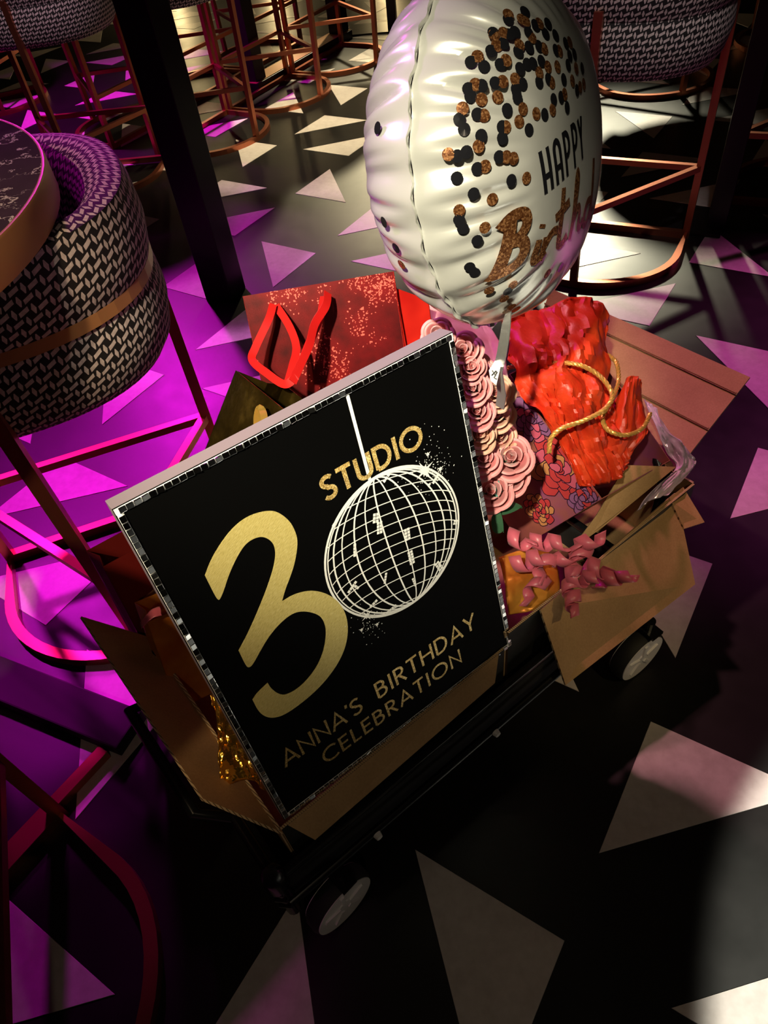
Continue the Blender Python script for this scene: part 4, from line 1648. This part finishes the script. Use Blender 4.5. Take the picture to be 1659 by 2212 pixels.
RK = {0: rose_parts(0, M['petal']), 1: rose_parts(1, M['petal']), 2: rose_parts(2, M['petal_peach'])}
core_me = MB().grid(lambda u, v: ((.0065 * math.sin(PI * (.15 + .8 * v)) + .0012 * math.sin(6 * PI * u)) * math.cos(2 * PI * u), (.0065 * math.sin(PI * (.15 + .8 * v)) + .0012 * math.sin(6 * PI * u)) * math.sin(2 * PI * u), .006 + .026 * v), 18, 8, True, False).mesh('bud', M['petal'], True)
stem_me = MB().tube([(0, 0, -.14), (.004, .002, -.06), (0, 0, .004)], .0024, 6).mesh('stem', M['leaf_green'], True)
calyx = MB()
for i in range(5):
    a = 2 * PI * i / 5
    calyx.add([(0, 0, 0), (.010 * math.cos(a - .4), .010 * math.sin(a - .4), .003), (.019 * math.cos(a), .019 * math.sin(a), -.002), (.010 * math.cos(a + .4), .010 * math.sin(a + .4), .003)], [(0, 1, 2, 3)])
calyx_me = calyx.mesh('calyx', M['leaf_green'])
ROSES = [  # pixel, distance, scale, kind, label
    (945, 722, 1.083, 0.81, 0, 'pale rose half hidden behind the top corner of the sign'),
    (1000, 752, 1.091, 0.89, 1, 'pink rose closest to the top of the bouquet beside the sign corner'),
    (1018, 790, 1.096, 0.86, 0, 'pink rose second down the bouquet, beside the sign edge'),
    (1042, 800, 1.142, 0.85, 1, 'pink rose tucked just under the white XL tag'),
    (1020, 836, 1.120, 0.91, 1, 'pink rose third down along the sign edge'),
    (1070, 848, 1.157, 0.94, 2, 'peach rose just below the white XL tag'),
    (1030, 886, 1.149, 0.94, 0, 'pink rose halfway down along the sign edge'),
    (1072, 893, 1.205, 0.94, 2, 'peach rose bud in the middle of the bouquet'),
    (1038, 936, 1.179, 1.00, 2, 'peach pink rose below the middle of the bouquet'),
    (1080, 942, 1.245, 0.89, 2, 'dim peach rose against the floral bag'),
    (1044, 988, 1.210, 1.12, 1, 'large open pink rose low along the sign edge'),
    (1104, 985, 1.243, 1.28, 0, 'largest deep pink rose, against the floral bag'),
    (1060, 1058, 1.260, 1.21, 0, 'lowest pink rose, beside a shiny green leaf'),
    (1098, 1030, 1.278, 1.09, 1, 'shadowed pink rose under the largest one'),
]
for i, (px, py, t_, sc, kd, lb) in enumerate(ROSES):
    c = pt(px, py, t_)
    ax = (Vector((0, 0, .45)) + (CAM - c).normalized() * 1.5 + CR * rnd.uniform(-.25, .55) + CD * rnd.uniform(-.1, .15)).normalized()
    r_ = thing('rose', lb, 'rose', (0, 0, 0), 0, 'roses of the bouquet')
    mm = ax.to_track_quat('Z', 'Y').to_matrix().to_4x4() @ Matrix.Rotation(rnd.uniform(0, 6.28), 4, 'Z') @ Matrix.Scale(sc * .98, 4)
    mm.translation = c - ax * .030 * sc
    r_.matrix_world = mm
    ob('bud', core_me, r_)
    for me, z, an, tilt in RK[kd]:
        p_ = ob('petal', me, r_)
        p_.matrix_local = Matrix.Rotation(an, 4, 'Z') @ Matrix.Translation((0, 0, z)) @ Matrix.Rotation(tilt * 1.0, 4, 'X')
    ob('calyx', calyx_me, r_)
    ob('stem', stem_me, r_)


def leaf(name, label, pts, mat_, group):
    """pts: base, left, tip, right in the world"""
    b_, l_, t_, r_ = [Vector(p) for p in pts]
    loc = b_.copy()
    th = anchored(name, label, 'leaf', loc, group)

    def fn(u, v):
        w_ = math.sin(PI * (v ** .8)) ** .8
        mid_ = b_.lerp(t_, v) + Z_ * .004 * math.sin(PI * v)
        side_ = (r_ - l_) * .5 * w_ * (u - .5) * 2
        return mid_ + side_ + Z_ * .004 * abs(u - .5) * 2 - loc
    MB().grid(fn, 6, 10).build('blade', mat_, th, True)
    MB().tube([b_ - loc, b_.lerp(t_, .5) + Z_ * .004 - loc, t_ - loc], .0009, 5).build('midrib', mat_, th)


leaf('leaf', 'shiny green rose leaf lit beside the lowest rose', [pt(1072, 1078, 1.285), pt(1066, 1055, 1.280), pt(1088, 1034, 1.280), pt(1084, 1062, 1.290)], M['leaf_shiny'], 'leaves of the bouquet')
leaf('leaf', 'dark rose leaf pointing at the floral bag under the roses', [pt(1058, 1108, 1.290), pt(1080, 1085, 1.290), pt(1128, 1097, 1.320), pt(1085, 1115, 1.300)], M['leaf_green'], 'leaves of the bouquet')
leaf('leaf', 'dark rose leaf beside the sign edge just above the curled ribbon', [pt(1062, 1120, 1.290), pt(1072, 1105, 1.290), pt(1088, 1150, 1.300), pt(1060, 1150, 1.300)], M['leaf_green'], 'leaves of the bouquet')
crumple('bouquet_wrap', 'pale pink wrapping paper behind the roses and under the balloon', [
    [pt(922, 640, 1.430), pt(960, 660, 1.430), pt(1010, 680, 1.430), pt(1050, 690, 1.410)],
    [pt(918, 700, 1.390), pt(960, 700, 1.390), pt(1030, 730, 1.380), pt(1086, 755, 1.350)],
    [pt(930, 790, 1.360), pt(990, 800, 1.360), pt(1050, 810, 1.340), pt(1098, 820, 1.320)],
    [pt(960, 900, 1.430), pt(1020, 900, 1.430), pt(1070, 900, 1.420), pt(1110, 900, 1.400)],
    [pt(990, 1010, 1.390), pt(1040, 1010, 1.390), pt(1090, 1010, 1.380), pt(1130, 1010, 1.370)],
], 30, 40, .010, M['wrap'], 'wrapping paper', None, 14, 4.0)

# ---------------------------------------------------------------- curled ribbon
bow = anchored('curly_ribbon', 'bunch of curled pink gift ribbon hanging over the box edge', 'ribbon', pt(1205, 1215, 1.33))
bl0 = Vector(bow.location)


def curl(p0_, p1_, turns, rad, wd, t0, t1, ph=0.0):
    a, b = pt(*p0_, t0), pt(*p1_, t1)
    ax = (b - a)
    ln = ax.length
    ax.normalize()
    u_ = (Z_ - ax * ax.dot(Z_))
    u_ = u_.normalized() if u_.length > .1 else ax.orthogonal().normalized()
    v_ = ax.cross(u_)
    n = int(turns * 16)
    mb = MB()

    def fn(u, v):
        an = ph + 2 * PI * turns * u
        r_ = rad * (.72 + .28 * math.cos(u * 2.5))
        c = a + ax * (ln * u)
        return c + (u_ * math.cos(an) + v_ * math.sin(an)) * r_ + ax * (wd * (v - .5)) - bl0
    mb.grid(fn, n, 2)
    o_ = mb.build('curl', M['curl_pink'], bow, True)
    md = o_.modifiers.new('thick', 'SOLIDIFY')
    md.thickness = .0008


CW = .0235
for a in [((1100, 1160), (1150, 1180), 1.3, 0.0183), ((1120, 1212), (1180, 1205), 1.6, 0.0232), ((1160, 1165), (1222, 1178), 1.5, 0.0207), ((1188, 1228), (1128, 1302), 1.9, 0.0195),
          ((1208, 1212), (1252, 1185), 1.2, 0.0183), ((1235, 1190), (1300, 1160), 1.5, 0.0220), ((1258, 1190), (1236, 1240), 1.3, 0.0195), ((1232, 1245), (1285, 1250), 1.4, 0.0220),
          ((1258, 1218), (1312, 1238), 1.5, 0.0220), ((1290, 1250), (1368, 1246), 2.4, 0.0183), ((1234, 1262), (1238, 1326), 2.2, 0.0183), ((1185, 1200), (1160, 1255), 1.3, 0.0207)]:
    curl(*a, CW, 1.325, 1.30, rnd.uniform(0, 6))

# ---------------------------------------------------------------- other gifts seen in gaps
crumple('gold_paper', 'glossy amber gold gift wrap under the curled pink ribbon', [
    [pt(1078, 1205, 1.360), pt(1120, 1190, 1.380), pt(1180, 1180, 1.400)],
    [pt(1090, 1250, 1.350), pt(1140, 1240, 1.360), pt(1205, 1230, 1.380)],
    [pt(1096, 1300, 1.350), pt(1140, 1290, 1.360), pt(1210, 1280, 1.370)],
    [pt(1100, 1330, 1.360), pt(1150, 1320, 1.360), pt(1200, 1310, 1.370)],
], 16, 20, .008, M['amber_paper'], 'gift wrap', None, 21, 2.5)
crumple('gold_foil', 'crumpled gold foil wedged between the raised flap and the sign edge', [
    [pt(455, 1500, 1.230), pt(490, 1490, 1.220), pt(530, 1500, 1.220)],
    [pt(470, 1570, 1.210), pt(510, 1560, 1.190), pt(560, 1570, 1.200)],
    [pt(475, 1640, 1.195), pt(525, 1630, 1.175), pt(580, 1650, 1.180)],
    [pt(480, 1700, 1.190), pt(540, 1690, 1.170), pt(600, 1720, 1.165)],
], 24, 24, .016, M['gold_foil'], 'gold foil', None, 31, 4.0)
mar, ml, *_r = gift_bag('gift_bag', 'dark maroon gift bag between the raised cardboard flap and the sign', pt(222, 1225, 1.370), pt(330, 1165, 1.420), W(.25, -.25, -.92), .10, .30, (M['maroon_paper'], M['maroon_paper']))
am, aml, *_r = gift_bag('gift_bag', 'amber paper gift bag below the maroon one at the sign edge', pt(318, 1345, 1.290), pt(420, 1300, 1.330), W(.20, -.25, -.95), .08, .22, (M['amber_paper'], M['amber_paper']))
crumple('ribbon_scrap', 'small pink ribbon loop on the maroon bag beside the sign edge', [
    [pt(302, 1345, 1.270), pt(325, 1318, 1.270), pt(345, 1310, 1.280)],
    [pt(306, 1358, 1.260), pt(330, 1335, 1.260), pt(350, 1330, 1.270)],
], 10, 4, .004, M['curl_pink'], 'ribbon', None, 41, 3.0)
